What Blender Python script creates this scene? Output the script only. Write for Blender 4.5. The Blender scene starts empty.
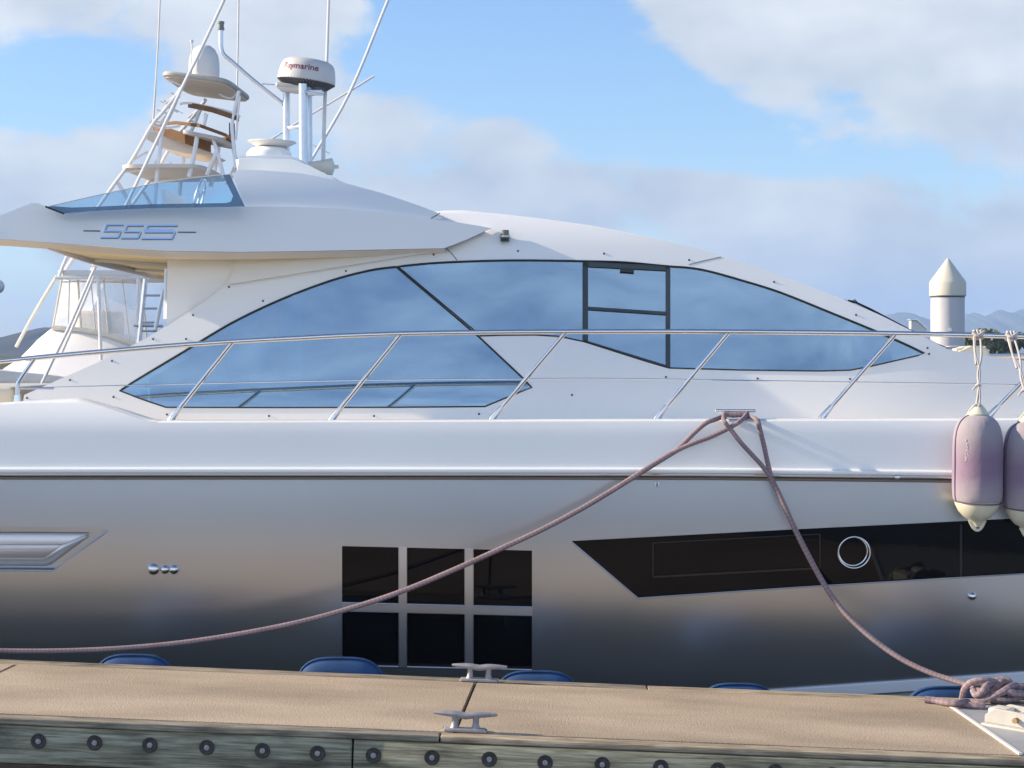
import bpy, bmesh, math, random
from mathutils import Vector, Matrix, Euler
random.seed(7)
C = bpy.context.scene
COL = C.collection

# ---------------------------------------------------------------- camera
FPX = 1928.0
CAM = Vector((0, 0, 1.65))
ROT = Euler((math.radians(90 - 1.01), 0, math.radians(1.9)), 'XYZ')
cam = bpy.data.cameras.new('camera'); cam.sensor_width = 36; cam.lens = 36 * FPX / 1024
cam.clip_start = 0.1; cam.clip_end = 20000
co = bpy.data.objects.new('camera', cam); COL.objects.link(co)
co.location = CAM; co.rotation_euler = ROT
C.camera = co
RM = ROT.to_matrix()

# ---------------------------------------------------------------- light and sky
SUN_EL = math.radians(24)
SUN_AZ = math.radians(-87.5)          # angle of the sun from +Y towards +X
sdir = Vector((math.sin(SUN_AZ) * math.cos(SUN_EL), math.cos(SUN_AZ) * math.cos(SUN_EL), math.sin(SUN_EL)))
sl = bpy.data.lights.new('sun', 'SUN'); sl.energy = 4.6; sl.angle = math.radians(0.5); sl.color = (1.0, 0.83, 0.62)
so = bpy.data.objects.new('sun', sl); COL.objects.link(so)
so.rotation_euler = sdir.to_track_quat('Z', 'Y').to_euler()
C.view_settings.view_transform = 'Standard'; C.view_settings.look = 'None'
C.view_settings.exposure = 0.96; C.view_settings.gamma = 1
C.cycles.use_denoising = True
C.cycles.max_bounces = 10; C.cycles.transparent_max_bounces = 24
C.cycles.volume_bounces = 1

W = bpy.data.worlds.new('World'); C.world = W; W.use_nodes = True
nt = W.node_tree; nt.nodes.clear()
def N(t, **k):
    n = nt.nodes.new(t)
    for a, b in k.items(): setattr(n, a, b)
    return n
def L(a, b): nt.links.new(a, b)
def M(op, a, b=None, c=None, clamp=False):
    n = N('ShaderNodeMath', operation=op); n.use_clamp = clamp
    for i, v in enumerate((a, b, c)):
        if v is None: continue
        if isinstance(v, (int, float)): n.inputs[i].default_value = v
        else: L(v, n.inputs[i])
    return n.outputs[0]
sky = N('ShaderNodeTexSky', sky_type='NISHITA'); sky.sun_disc = False
sky.sun_elevation = SUN_EL; sky.sun_rotation = SUN_AZ
sky.air_density = 1.0; sky.dust_density = 0.2; sky.ozone_density = 4.0
tc = N('ShaderNodeTexCoord'); sx = N('ShaderNodeSeparateXYZ'); L(tc.outputs['Generated'], sx.inputs[0])
ay = M('MAXIMUM', M('ABSOLUTE', sx.outputs[1]), 0.05)
U = M('DIVIDE', sx.outputs[0], ay); V = M('DIVIDE', sx.outputs[2], ay)
cx = N('ShaderNodeCombineXYZ'); L(U, cx.inputs[0]); L(M('MULTIPLY', V, 1.7), cx.inputs[1])
cx.inputs[2].default_value = 3.7
nz = N('ShaderNodeTexNoise'); nz.inputs['Scale'].default_value = 11; nz.inputs['Detail'].default_value = 9; nz.inputs['Roughness'].default_value = 0.56
nz.inputs['Distortion'].default_value = 0.25
L(cx.outputs[0], nz.inputs['Vector'])
dens = M('MULTIPLY', M('SUBTRACT', nz.outputs[0], 0.5), 3.2)
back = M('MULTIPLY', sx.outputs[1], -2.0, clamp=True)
dens = M('ADD', M('MULTIPLY', dens, M('SUBTRACT', 1.0, M('MULTIPLY', back, 0.90))), M('MULTIPLY', back, 0.27))  # even cloud veil added behind the viewer, for fill and glass reflections
def bump(px, py, rx, ry, w):
    global dens
    u0 = (px - 512) / FPX - math.tan(math.radians(1.9)); v0 = (350 - py) / FPX
    a = M('DIVIDE', M('SUBTRACT', U, u0), rx / FPX); b = M('DIVIDE', M('SUBTRACT', V, v0), ry / FPX)
    g = M('EXPONENT', M('MULTIPLY', M('ADD', M('MULTIPLY', a, a), M('MULTIPLY', b, b)), -1.0))
    dens = M('ADD', dens, M('MULTIPLY', g, w))
for bb in [(900, 60, 210, 85, 0.95), (700, 10, 110, 55, 0.5), (470, 175, 190, 75, 0.75), (730, 215, 260, 55, 0.55),
           (250, 70, 120, 110, 0.5), (110, 10, 170, 45, 0.6), (60, 175, 150, 60, 0.6), (420, 110, 60, 35, 0.35),
           (510, 40, 120, 75, -1.0), (610, 85, 75, 34, -0.7), (690, 125, 80, 28, -0.8), (790, 168, 95, 22, -0.7), (70, 72, 80, 38, -0.8), (760, 140, 110, 28, -0.4), (320, 30, 45, 30, -0.15), (760, 330, 900, 95, 0.8)]:
    bump(*bb)
ss = N('ShaderNodeMapRange', interpolation_type='SMOOTHSTEP')
ss.inputs['From Min'].default_value = 0.08; ss.inputs['From Max'].default_value = 0.56
L(dens, ss.inputs['Value'])
# second noise: light and shade inside the clouds
nz2 = N('ShaderNodeTexNoise'); nz2.inputs['Scale'].default_value = 14; nz2.inputs['Detail'].default_value = 4
L(cx.outputs[0], nz2.inputs['Vector'])
cr = N('ShaderNodeMix', data_type='RGBA'); L(M('ADD', M('MULTIPLY', M('SUBTRACT', nz2.outputs[0], 0.5), M('SUBTRACT', 1.6, M('MULTIPLY', back, 1.3))), M('ADD', 0.42, M('MULTIPLY', M('MINIMUM', M('SUBTRACT', V, 0.075), 0.12), 3.2)), clamp=True), cr.inputs['Factor'])
cr.inputs['A'].default_value = (2.3, 2.6, 3.15, 1); cr.inputs['B'].default_value = (4.85, 4.95, 4.95, 1)
mixc = N('ShaderNodeMix', data_type='RGBA')
# clouds thin out upwards behind the viewer where the sky is open
upfade = M('SUBTRACT', 1.0, M('MULTIPLY', M('MAXIMUM', M('SUBTRACT', V, 0.22), 0.0), 0.75), clamp=True)
L(M('MULTIPLY', ss.outputs[0], M('MULTIPLY', upfade, 0.86)), mixc.inputs['Factor'])
# unseen clouds behind the viewer are brightened as fill light for the shaded sides
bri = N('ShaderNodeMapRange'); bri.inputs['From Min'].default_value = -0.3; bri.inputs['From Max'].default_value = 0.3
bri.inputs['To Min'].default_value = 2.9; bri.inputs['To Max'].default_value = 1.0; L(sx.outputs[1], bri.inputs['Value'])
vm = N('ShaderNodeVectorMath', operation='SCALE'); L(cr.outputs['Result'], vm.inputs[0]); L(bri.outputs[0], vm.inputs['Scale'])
tint = N('ShaderNodeMix', data_type='RGBA', blend_type='MULTIPLY'); tint.inputs['Factor'].default_value = 1; tint.inputs['B'].default_value = (0.90, 0.92, 1.0, 1); L(sky.outputs[0], tint.inputs['A'])
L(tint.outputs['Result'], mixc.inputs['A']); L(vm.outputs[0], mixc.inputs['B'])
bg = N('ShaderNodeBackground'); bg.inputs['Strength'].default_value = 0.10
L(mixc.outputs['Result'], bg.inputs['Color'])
wo = N('ShaderNodeOutputWorld'); L(bg.outputs[0], wo.inputs['Surface'])

# ---------------------------------------------------------------- tracing: a pixel seen from the station point -> a real point
def ray(px, py): return RM @ Vector(((px - 512) / FPX, (384 - py) / FPX, -1))
def at(px, py, Y):
    d = ray(px, py); return CAM + d * (Y / d.y)
def atz(px, py, z):
    d = ray(px, py); return CAM + d * ((z - CAM.z) / d.z)
def on(px, py, surf):
    Y = 10.5
    for _ in range(30):
        p = at(px, py, Y); Y = 0.5 * Y + 0.5 * surf(p.x, p.z)
    return at(px, py, Y)

# ---------------------------------------------------------------- materials
def mat(name, col, rough=0.5, metal=0.0, coat=0.0, var=0.0, vs=6.0, bump_=0.0, bs=40.0, col2=None, stretch=(1, 1, 1), spec=0.5, detail=5):
    m = bpy.data.materials.new(name); m.use_nodes = True
    t = m.node_tree; p = t.nodes['Principled BSDF']
    p.inputs['Base Color'].default_value = (*col, 1); p.inputs['Roughness'].default_value = rough
    p.inputs['Metallic'].default_value = metal; p.inputs['Coat Weight'].default_value = coat
    p.inputs['Coat Roughness'].default_value = 0.06; p.inputs['Specular IOR Level'].default_value = spec
    if var or bump_ or col2:
        c = t.nodes.new('ShaderNodeTexCoord'); mp = t.nodes.new('ShaderNodeMapping'); mp.inputs['Scale'].default_value = stretch
        t.links.new(c.outputs['Object'], mp.inputs[0])
    if var or col2:
        n = t.nodes.new('ShaderNodeTexNoise'); n.inputs['Scale'].default_value = vs; n.inputs['Detail'].default_value = detail
        t.links.new(mp.outputs[0], n.inputs['Vector'])
        r = t.nodes.new('ShaderNodeValToRGB'); r.color_ramp.elements[0].position = 0.3; r.color_ramp.elements[1].position = 0.7
        c2 = col2 or tuple(min(1, v * (1 + var)) for v in col)
        c1 = col if col2 else tuple(v * (1 - var) for v in col)
        r.color_ramp.elements[0].color = (*c1, 1); r.color_ramp.elements[1].color = (*c2, 1)
        t.links.new(n.outputs[0], r.inputs[0]); t.links.new(r.outputs[0], p.inputs['Base Color'])
    if bump_:
        n = t.nodes.new('ShaderNodeTexNoise'); n.inputs['Scale'].default_value = bs; n.inputs['Detail'].default_value = 4
        t.links.new(mp.outputs[0], n.inputs['Vector'])
        b = t.nodes.new('ShaderNodeBump'); b.inputs['Strength'].default_value = bump_; b.inputs['Distance'].default_value = 0.01
        t.links.new(n.outputs[0], b.inputs['Height']); t.links.new(b.outputs[0], p.inputs['Normal'])
    return m
def glass(name, tint, refl, fac, rough=0.0):
    m = bpy.data.materials.new(name); m.use_nodes = True
    t = m.node_tree; t.nodes.clear()
    o = t.nodes.new('ShaderNodeOutputMaterial'); mx = t.nodes.new('ShaderNodeMixShader')
    tr = t.nodes.new('ShaderNodeBsdfTransparent'); tr.inputs[0].default_value = (*tint, 1)
    g = t.nodes.new('ShaderNodeBsdfGlossy'); g.inputs['Color'].default_value = (*refl, 1); g.inputs['Roughness'].default_value = rough
    c = t.nodes.new('ShaderNodeTexCoord'); n = t.nodes.new('ShaderNodeTexNoise'); n.inputs['Scale'].default_value = 0.8; n.inputs['Detail'].default_value = 1
    b = t.nodes.new('ShaderNodeBump'); b.inputs['Strength'].default_value = 0.04; b.inputs['Distance'].default_value = 0.1
    t.links.new(c.outputs['Object'], n.inputs['Vector']); t.links.new(n.outputs[0], b.inputs['Height']); t.links.new(b.outputs[0], g.inputs['Normal'])
    fr = t.nodes.new('ShaderNodeFresnel'); fr.inputs[0].default_value = 1.5
    ad = t.nodes.new('ShaderNodeMath'); ad.operation = 'ADD'; ad.use_clamp = True; ad.inputs[1].default_value = fac
    t.links.new(fr.outputs[0], ad.inputs[0]); t.links.new(ad.outputs[0], mx.inputs[0])
    t.links.new(tr.outputs[0], mx.inputs[1]); t.links.new(g.outputs[0], mx.inputs[2]); t.links.new(mx.outputs[0], o.inputs[0])
    return m
GEL = mat('white gelcoat', (0.87, 0.875, 0.85), 0.22, coat=0.3, var=0.015, vs=1.2)
GEL2 = mat('white gelcoat matte', (0.72, 0.72, 0.72), 0.4, var=0.02, vs=1.5)
HULLP = mat('silver hull paint', (0.55, 0.575, 0.605), 0.29, metal=0.9, coat=0.25, var=0.03, vs=0.8, bump_=0.008, bs=3)
STEEL = mat('polished stainless', (0.72, 0.715, 0.71), 0.2, metal=1.0)
STEELB = mat('brushed alloy', (0.66, 0.70, 0.75), 0.35, metal=0.7, var=0.05, vs=20)
ALU = mat('painted tower tube', (0.80, 0.79, 0.78), 0.3, metal=0.2)
BLACKG = mat('black glass', (0.004, 0.004, 0.005), 0.03, spec=0.22, coat=0.0)
RUBBER = mat('black rubber seal', (0.02, 0.022, 0.025), 0.5)
DKFRAME = mat('dark frame enamel', (0.035, 0.05, 0.06), 0.35)
RAILBAND = mat('grey rubbing strip', (0.30, 0.28, 0.26), 0.35, metal=0.3)
BLUEG = glass('blue coated glass', (0.46, 0.64, 0.78), (0.64, 0.86, 1.0), 0.43, 0.0)
FLYG = glass('clear blue acrylic', (0.70, 0.84, 0.93), (0.8, 0.9, 1.0), 0.10)
CEIL = mat('cream headliner', (0.80, 0.66, 0.38), 0.6)
CREAM = mat('cream plastic', (0.74, 0.70, 0.58), 0.4, var=0.06, vs=8)
INTER = mat('dark saloon sheet', (0.05, 0.07, 0.10), 0.7, var=0.4, vs=2)  # dark tone stands in for the unlit cabin
PALEIN = mat('pale dashboard moulding', (0.75, 0.77, 0.78), 0.6)
SCREWM = mat('dark screw cap', (0.05, 0.05, 0.06), 0.4)
WHITEP = mat('white paint', (0.70, 0.69, 0.66), 0.35, var=0.03, vs=3)
WHITEP2 = mat('old white moulding', (0.48, 0.46, 0.42), 0.5, var=0.08, vs=14, bump_=0.1, bs=60)
BROWN = mat('tan upholstery', (0.33, 0.19, 0.10), 0.7, var=0.12, vs=10)
BEIGE = mat('beige underside', (0.68, 0.62, 0.54), 0.6)
BLUEF = mat('blue fender cover', (0.016, 0.065, 0.18), 0.75, var=0.2, vs=9, bump_=0.15, bs=120)
CLEATM = mat('galvanised cleat', (0.33, 0.315, 0.325), 0.55, metal=0.35, var=0.15, vs=30, bump_=0.12, bs=90)
RUST = mat('rusty washer', (0.06, 0.052, 0.046), 0.7, var=0.4, vs=60, bump_=0.3, bs=150)
BOLTH = mat('bolt head', (0.40, 0.38, 0.36), 0.8, metal=0.2, var=.25, vs=90)
LEAF = mat('foliage', (0.06, 0.085, 0.035), 0.7, col2=(0.14, 0.165, 0.065), vs=0.9)
BARK = mat('bark', (0.10, 0.075, 0.05), 0.9)
RED = mat('red lettering', (0.20, 0.012, 0.06), 0.5)

def rope_mat(name, a, b):
    m = bpy.data.materials.new(name); m.use_nodes = True; t = m.node_tree; p = t.nodes['Principled BSDF']; p.inputs['Roughness'].default_value = 0.85
    uv = t.nodes.new('ShaderNodeUVMap'); uv.uv_map = 'UVMap'
    mp = t.nodes.new('ShaderNodeMapping'); mp.inputs['Rotation'].default_value = (0, 0, math.radians(45)); mp.inputs['Scale'].default_value = (1, 1, 1)
    ch = t.nodes.new('ShaderNodeTexChecker'); ch.inputs['Scale'].default_value = 5.66
    t.links.new(uv.outputs[0], mp.inputs[0]); t.links.new(mp.outputs[0], ch.inputs['Vector'])
    ch.inputs['Color1'].default_value = (*a, 1); ch.inputs['Color2'].default_value = (*b, 1)
    c = t.nodes.new('ShaderNodeTexCoord'); n = t.nodes.new('ShaderNodeTexNoise'); n.inputs['Scale'].default_value = 9
    t.links.new(c.outputs['Object'], n.inputs['Vector'])
    mx = t.nodes.new('ShaderNodeMix'); mx.data_type = 'RGBA'; mx.blend_type = 'MULTIPLY'; mx.inputs['Factor'].default_value = 0.5
    t.links.new(ch.outputs[0], mx.inputs['A']); t.links.new(n.outputs[0], mx.inputs['B']); t.links.new(mx.outputs['Result'], p.inputs['Base Color'])
    bp = t.nodes.new('ShaderNodeBump'); bp.inputs['Strength'].default_value = 0.5; bp.inputs['Distance'].default_value = 0.004
    t.links.new(ch.outputs['Fac'], bp.inputs['Height']); t.links.new(bp.outputs[0], p.inputs['Normal'])
    return m
ROPEM = rope_mat('mauve braided rope', (0.40, 0.295, 0.31), (0.28, 0.21, 0.23))
CORDM = rope_mat('white cord', (0.78, 0.72, 0.68), (0.62, 0.57, 0.53))

def wood_mat(name, a, b, c3, scale=(1.2, 14, 14)):
    m = bpy.data.materials.new(name); m.use_nodes = True; t = m.node_tree; p = t.nodes['Principled BSDF']; p.inputs['Roughness'].default_value = 0.85
    c = t.nodes.new('ShaderNodeTexCoord'); mp = t.nodes.new('ShaderNodeMapping'); mp.inputs['Scale'].default_value = scale
    t.links.new(c.outputs['Object'], mp.inputs[0])
    n = t.nodes.new('ShaderNodeTexNoise'); n.inputs['Scale'].default_value = 2.2; n.inputs['Detail'].default_value = 9; n.inputs['Roughness'].default_value = 0.65; n.inputs['Distortion'].default_value = 0.6
    t.links.new(mp.outputs[0], n.inputs['Vector'])
    r = t.nodes.new('ShaderNodeValToRGB'); e = r.color_ramp.elements
    e[0].position = 0.30; e[0].color = (*a, 1); e[1].position = 0.68; e[1].color = (*c3, 1)
    k = e.new(0.5); k.color = (*b, 1)
    t.links.new(n.outputs[0], r.inputs[0])
    # dark blotches and splits
    n2 = t.nodes.new('ShaderNodeTexNoise'); n2.inputs['Scale'].default_value = 3.5; n2.inputs['Detail'].default_value = 6
    mp2 = t.nodes.new('ShaderNodeMapping'); mp2.inputs['Scale'].default_value = (1, 2.5, 2.5); t.links.new(c.outputs['Object'], mp2.inputs[0]); t.links.new(mp2.outputs[0], n2.inputs['Vector'])
    r2 = t.nodes.new('ShaderNodeValToRGB'); r2.color_ramp.elements[0].position = 0.30; r2.color_ramp.elements[0].color = (0.25, 0.25, 0.25, 1); r2.color_ramp.elements[1].position = 0.52
    t.links.new(n2.outputs[0], r2.inputs[0])
    mx = t.nodes.new('ShaderNodeMix'); mx.data_type = 'RGBA'; mx.blend_type = 'MULTIPLY'; mx.inputs['Factor'].default_value = 0.8
    n3 = t.nodes.new('ShaderNodeTexNoise'); n3.inputs['Scale'].default_value = 1.0; n3.inputs['Detail'].default_value = 6
    mp3 = t.nodes.new('ShaderNodeMapping'); mp3.inputs['Scale'].default_value = (5, 130, 130); t.links.new(c.outputs['Object'], mp3.inputs[0]); t.links.new(mp3.outputs[0], n3.inputs['Vector'])
    r3 = t.nodes.new('ShaderNodeValToRGB'); r3.color_ramp.elements[0].position = 0.38; r3.color_ramp.elements[0].color = (0.45, 0.43, 0.40, 1); r3.color_ramp.elements[1].position = 0.58
    t.links.new(n3.outputs[0], r3.inputs[0])
    mx3 = t.nodes.new('ShaderNodeMix'); mx3.data_type = 'RGBA'; mx3.blend_type = 'MULTIPLY'; mx3.inputs['Factor'].default_value = 0.75
    t.links.new(r.outputs[0], mx3.inputs['A']); t.links.new(r3.outputs[0], mx3.inputs['B'])
    t.links.new(mx3.outputs['Result'], mx.inputs['A']); t.links.new(r2.outputs[0], mx.inputs['B']); t.links.new(mx.outputs['Result'], p.inputs['Base Color'])
    b_ = t.nodes.new('ShaderNodeBump'); b_.inputs['Strength'].default_value = 0.5; b_.inputs['Distance'].default_value = 0.01
    t.links.new(n.outputs[0], b_.inputs['Height']); t.links.new(b_.outputs[0], p.inputs['Normal'])
    return m
WOOD = wood_mat('weathered green timber', (0.17, 0.16, 0.105), (0.37, 0.36, 0.255), (0.53, 0.52, 0.40))
CAPW = wood_mat('weathered grey timber', (0.16, 0.13, 0.09), (0.38, 0.32, 0.23), (0.52, 0.44, 0.33))
UNDERW = wood_mat('dark under timber', (0.02, 0.02, 0.018), (0.05, 0.045, 0.04), (0.09, 0.08, 0.065))  # much darker tone for the lower beam and float

def deck_mat():
    m = bpy.data.materials.new('sanded deck board'); m.use_nodes = True; t = m.node_tree; p = t.nodes['Principled BSDF']; p.inputs['Roughness'].default_value = 0.9
    c = t.nodes.new('ShaderNodeTexCoord')
    def noise(s, d, st=(1, 1, 1)):
        mp = t.nodes.new('ShaderNodeMapping'); mp.inputs['Scale'].default_value = st; t.links.new(c.outputs['Object'], mp.inputs[0])
        n = t.nodes.new('ShaderNodeTexNoise'); n.inputs['Scale'].default_value = s; n.inputs['Detail'].default_value = d; t.links.new(mp.outputs[0], n.inputs['Vector']); return n
    n = noise(2.6, 7, (0.6, 1.1, 1)); r = t.nodes.new('ShaderNodeValToRGB')
    e = r.color_ramp.elements; e[0].position = 0.3; e[0].color = (0.405, 0.32, 0.225, 1); e[1].position = 0.72; e[1].color = (0.52, 0.42, 0.30, 1)
    t.links.new(n.outputs[0], r.inputs[0])
    n2 = noise(120, 3); r2 = t.nodes.new('ShaderNodeValToRGB'); e = r2.color_ramp.elements; e[0].position = 0.3; e[0].color = (0.62, 0.62, 0.62, 1); e[1].position = 0.7; e[1].color = (1.24, 1.24, 1.24, 1)
    t.links.new(n2.outputs[0], r2.inputs[0])
    mx = t.nodes.new('ShaderNodeMix'); mx.data_type = 'RGBA'; mx.blend_type = 'MULTIPLY'; mx.inputs['Factor'].default_value = 1
    t.links.new(r.outputs[0], mx.inputs['A']); t.links.new(r2.outputs[0], mx.inputs['B'])
    # white specks
    n3 = noise(90, 0); r3 = t.nodes.new('ShaderNodeValToRGB'); e = r3.color_ramp.elements; e[0].position = 0.82; e[0].color = (0, 0, 0, 1); e[1].position = 0.86; e[1].color = (1, 1, 1, 1)
    t.links.new(n3.outputs[0], r3.inputs[0])
    m2 = t.nodes.new('ShaderNodeMix'); m2.data_type = 'RGBA'; m2.inputs['B'].default_value = (0.7, 0.66, 0.6, 1)
    t.links.new(r3.outputs[0], m2.inputs['Factor']); t.links.new(mx.outputs['Result'], m2.inputs['A'])
    n4 = noise(0.9, 8, (0.8, 2.0, 1)); r4 = t.nodes.new('ShaderNodeValToRGB'); e = r4.color_ramp.elements; e[0].position = 0.36; e[0].color = (0.76, 0.75, 0.74, 1); e[1].position = 0.56; e[1].color = (1.03, 1.03, 1.03, 1)
    t.links.new(n4.outputs[0], r4.inputs[0])
    m5 = t.nodes.new('ShaderNodeMix'); m5.data_type = 'RGBA'; m5.blend_type = 'MULTIPLY'; m5.inputs['Factor'].default_value = 1
    t.links.new(m2.outputs['Result'], m5.inputs['A']); t.links.new(r4.outputs[0], m5.inputs['B'])
    t.links.new(m5.outputs['Result'], p.inputs['Base Color'])
    b_ = t.nodes.new('ShaderNodeBump'); b_.inputs['Strength'].default_value = 0.6; b_.inputs['Distance'].default_value = 0.006
    t.links.new(n2.outputs[0], b_.inputs['Height']); t.links.new(b_.outputs[0], p.inputs['Normal'])
    return m
DECK = deck_mat()

def fender_mat():
    m = bpy.data.materials.new('faded mauve fender fabric'); m.use_nodes = True; t = m.node_tree; p = t.nodes['Principled BSDF']; p.inputs['Roughness'].default_value = 0.9
    p.inputs['Sheen Weight'].default_value = 0.2
    c = t.nodes.new('ShaderNodeTexCoord'); n = t.nodes.new('ShaderNodeTexNoise'); n.inputs['Scale'].default_value = 3.4; n.inputs['Detail'].default_value = 4
    t.links.new(c.outputs['Object'], n.inputs['Vector'])
    # faded lilac cloth with the old purple left in a patch at mid height
    sz = t.nodes.new('ShaderNodeSeparateXYZ'); t.links.new(c.outputs['Object'], sz.inputs[0])
    def mth(op, a, b):
        k = t.nodes.new('ShaderNodeMath'); k.operation = op
        for i, v in enumerate((a, b)):
            if isinstance(v, (int, float)): k.inputs[i].default_value = v
            else: t.links.new(v, k.inputs[i])
        return k.outputs[0]
    zz = mth('DIVIDE', mth('ADD', sz.outputs[2], -0.03), 0.13); g = mth('POWER', 2.718, mth('MULTIPLY', mth('MULTIPLY', zz, zz), -1.0))
    fac = mth('MULTIPLY', g, mth('ADD', mth('MULTIPLY', n.outputs[0], 1.6), -0.05))
    r = t.nodes.new('ShaderNodeValToRGB'); e = r.color_ramp.elements; e[0].position = 0.0; e[0].color = (0.39, 0.35, 0.38, 1); e[1].position = 0.85; e[1].color = (0.28, 0.19, 0.28, 1)
    t.links.new(fac, r.inputs[0])
    n2 = t.nodes.new('ShaderNodeTexNoise'); n2.inputs['Scale'].default_value = 260
    t.links.new(c.outputs['Object'], n2.inputs['Vector'])
    mx = t.nodes.new('ShaderNodeMix'); mx.data_type = 'RGBA'; mx.blend_type = 'MULTIPLY'; mx.inputs['Factor'].default_value = 0.3
    t.links.new(r.outputs[0], mx.inputs['A']); t.links.new(n2.outputs[0], mx.inputs['B']); t.links.new(mx.outputs['Result'], p.inputs['Base Color'])
    n3 = t.nodes.new('ShaderNodeTexNoise'); n3.inputs['Scale'].default_value = 12; n3.inputs['Detail'].default_value = 5
    t.links.new(c.outputs['Object'], n3.inputs['Vector'])
    b_ = t.nodes.new('ShaderNodeBump'); b_.inputs['Strength'].default_value = 0.35; b_.inputs['Distance'].default_value = 0.015
    t.links.new(n3.outputs[0], b_.inputs['Height']); t.links.new(b_.outputs[0], p.inputs['Normal'])
    return m
FENDM = fender_mat()

# vinyl curtain
VINYL = bpy.data.materials.new('clear vinyl'); VINYL.use_nodes = True
_t = VINYL.node_tree; _t.nodes.clear()
_o = _t.nodes.new('ShaderNodeOutputMaterial'); _mx = _t.nodes.new('ShaderNodeMixShader'); _mx.inputs[0].default_value = 0.3
_tr = _t.nodes.new('ShaderNodeBsdfTransparent'); _p = _t.nodes.new('ShaderNodeBsdfTranslucent'); _p.inputs['Color'].default_value = (0.9, 0.89, 0.88, 1)
_n = _t.nodes.new('ShaderNodeTexNoise'); _n.inputs['Scale'].default_value = 2.2; _n.inputs['Detail'].default_value = 3
_r = _t.nodes.new('ShaderNodeMapRange'); _r.inputs['From Min'].default_value = 0.35; _r.inputs['From Max'].default_value = 0.65; _r.inputs['To Min'].default_value = 0.10; _r.inputs['To Max'].default_value = 0.5
_c = _t.nodes.new('ShaderNodeTexCoord'); _t.links.new(_c.outputs['Object'], _n.inputs['Vector']); _t.links.new(_n.outputs[0], _r.inputs[0]); _t.links.new(_r.outputs[0], _mx.inputs[0])
_t.links.new(_tr.outputs[0], _mx.inputs[1]); _t.links.new(_p.outputs[0], _mx.inputs[2]); _t.links.new(_mx.outputs[0], _o.inputs[0])

# ---------------------------------------------------------------- mesh helpers
def catmull(pts, n=6, closed=False):
    pts = [Vector(p) for p in pts]; out = []
    m = len(pts); rng = m if closed else m - 1
    for i in range(rng):
        if closed: p0, p1, p2, p3 = pts[(i - 1) % m], pts[i], pts[(i + 1) % m], pts[(i + 2) % m]
        else: p0, p1, p2, p3 = pts[max(i - 1, 0)], pts[i], pts[i + 1], pts[min(i + 2, m - 1)]
        for k in range(n):
            t = k / n; t2 = t * t; t3 = t2 * t
            out.append(0.5 * ((2 * p1) + (p2 - p0) * t + (2 * p0 - 5 * p1 + 4 * p2 - p3) * t2 + (3 * p1 - p0 - 3 * p2 + p3) * t3))
    if not closed: out.append(pts[-1].copy())
    return out
def tube(bm, pts, r, seg=10, closed=False):
    pts = [Vector(p) for p in pts]; n = len(pts)
    uvl = bm.loops.layers.uv.get('UVMap') or bm.loops.layers.uv.new('UVMap')
    rr = r if isinstance(r, (list, tuple)) else [r] * n
    def tang(i):
        if closed: return (pts[(i + 1) % n] - pts[i - 1]).normalized()
        return (pts[min(i + 1, n - 1)] - pts[max(i - 1, 0)]).normalized()
    t0 = tang(0); ref = Vector((0, 0, 1)) if abs(t0.z) < 0.9 else Vector((1, 0, 0))
    u = t0.cross(ref).normalized(); rings = []; ln = [0.0]
    for i in range(n):
        t = tang(i); u = (u - t * u.dot(t)).normalized(); v = t.cross(u)
        rings.append([bm.verts.new(pts[i] + (u * math.cos(2 * math.pi * k / seg) + v * math.sin(2 * math.pi * k / seg)) * rr[i]) for k in range(seg)])
        if i: ln.append(ln[-1] + (pts[i] - pts[i - 1]).length)
    cnt = n if closed else n - 1
    per = 2 * math.pi * rr[0]
    for i in range(cnt):
        a, b = rings[i], rings[(i + 1) % n]
        for k in range(seg):
            f = bm.faces.new((a[k], a[(k + 1) % seg], b[(k + 1) % seg], b[k]))
            v0 = ln[i] / per; v1 = (ln[i + 1] if i + 1 < n else ln[i] + 0.01) / per
            for lp, w in zip(f.loops, ((k / seg, v0), ((k + 1) / seg, v0), ((k + 1) / seg, v1), (k / seg, v1))): lp[uvl].uv = w
    if not closed:
        bm.faces.new(rings[0][::-1]); bm.faces.new(rings[-1])
    return bm
def lathe(bm, prof, c=(0, 0, 0), seg=32, mtx=None):
    """prof: (radius, height) from bottom to top"""
    c = Vector(c); rings = []
    for r, h in prof:
        if r < 1e-6:
            p = Vector((0, 0, h)); p = (mtx @ p if mtx else p) + c; rings.append([bm.verts.new(p)])
        else:
            ring = []
            for k in range(seg):
                p = Vector((r * math.cos(2 * math.pi * k / seg), r * math.sin(2 * math.pi * k / seg), h)); p = (mtx @ p if mtx else p) + c
                ring.append(bm.verts.new(p))
            rings.append(ring)
    for a, b in zip(rings, rings[1:]):
        if len(a) == 1 and len(b) == 1: continue
        for k in range(seg):
            if len(a) == 1: bm.faces.new((a[0], b[(k + 1) % seg], b[k]))
            elif len(b) == 1: bm.faces.new((a[k], a[(k + 1) % seg], b[0]))
            else: bm.faces.new((a[k], a[(k + 1) % seg], b[(k + 1) % seg], b[k]))
    if len(rings[0]) > 1: bm.faces.new(rings[0][::-1])
    if len(rings[-1]) > 1: bm.faces.new(rings[-1])
    return bm
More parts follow.
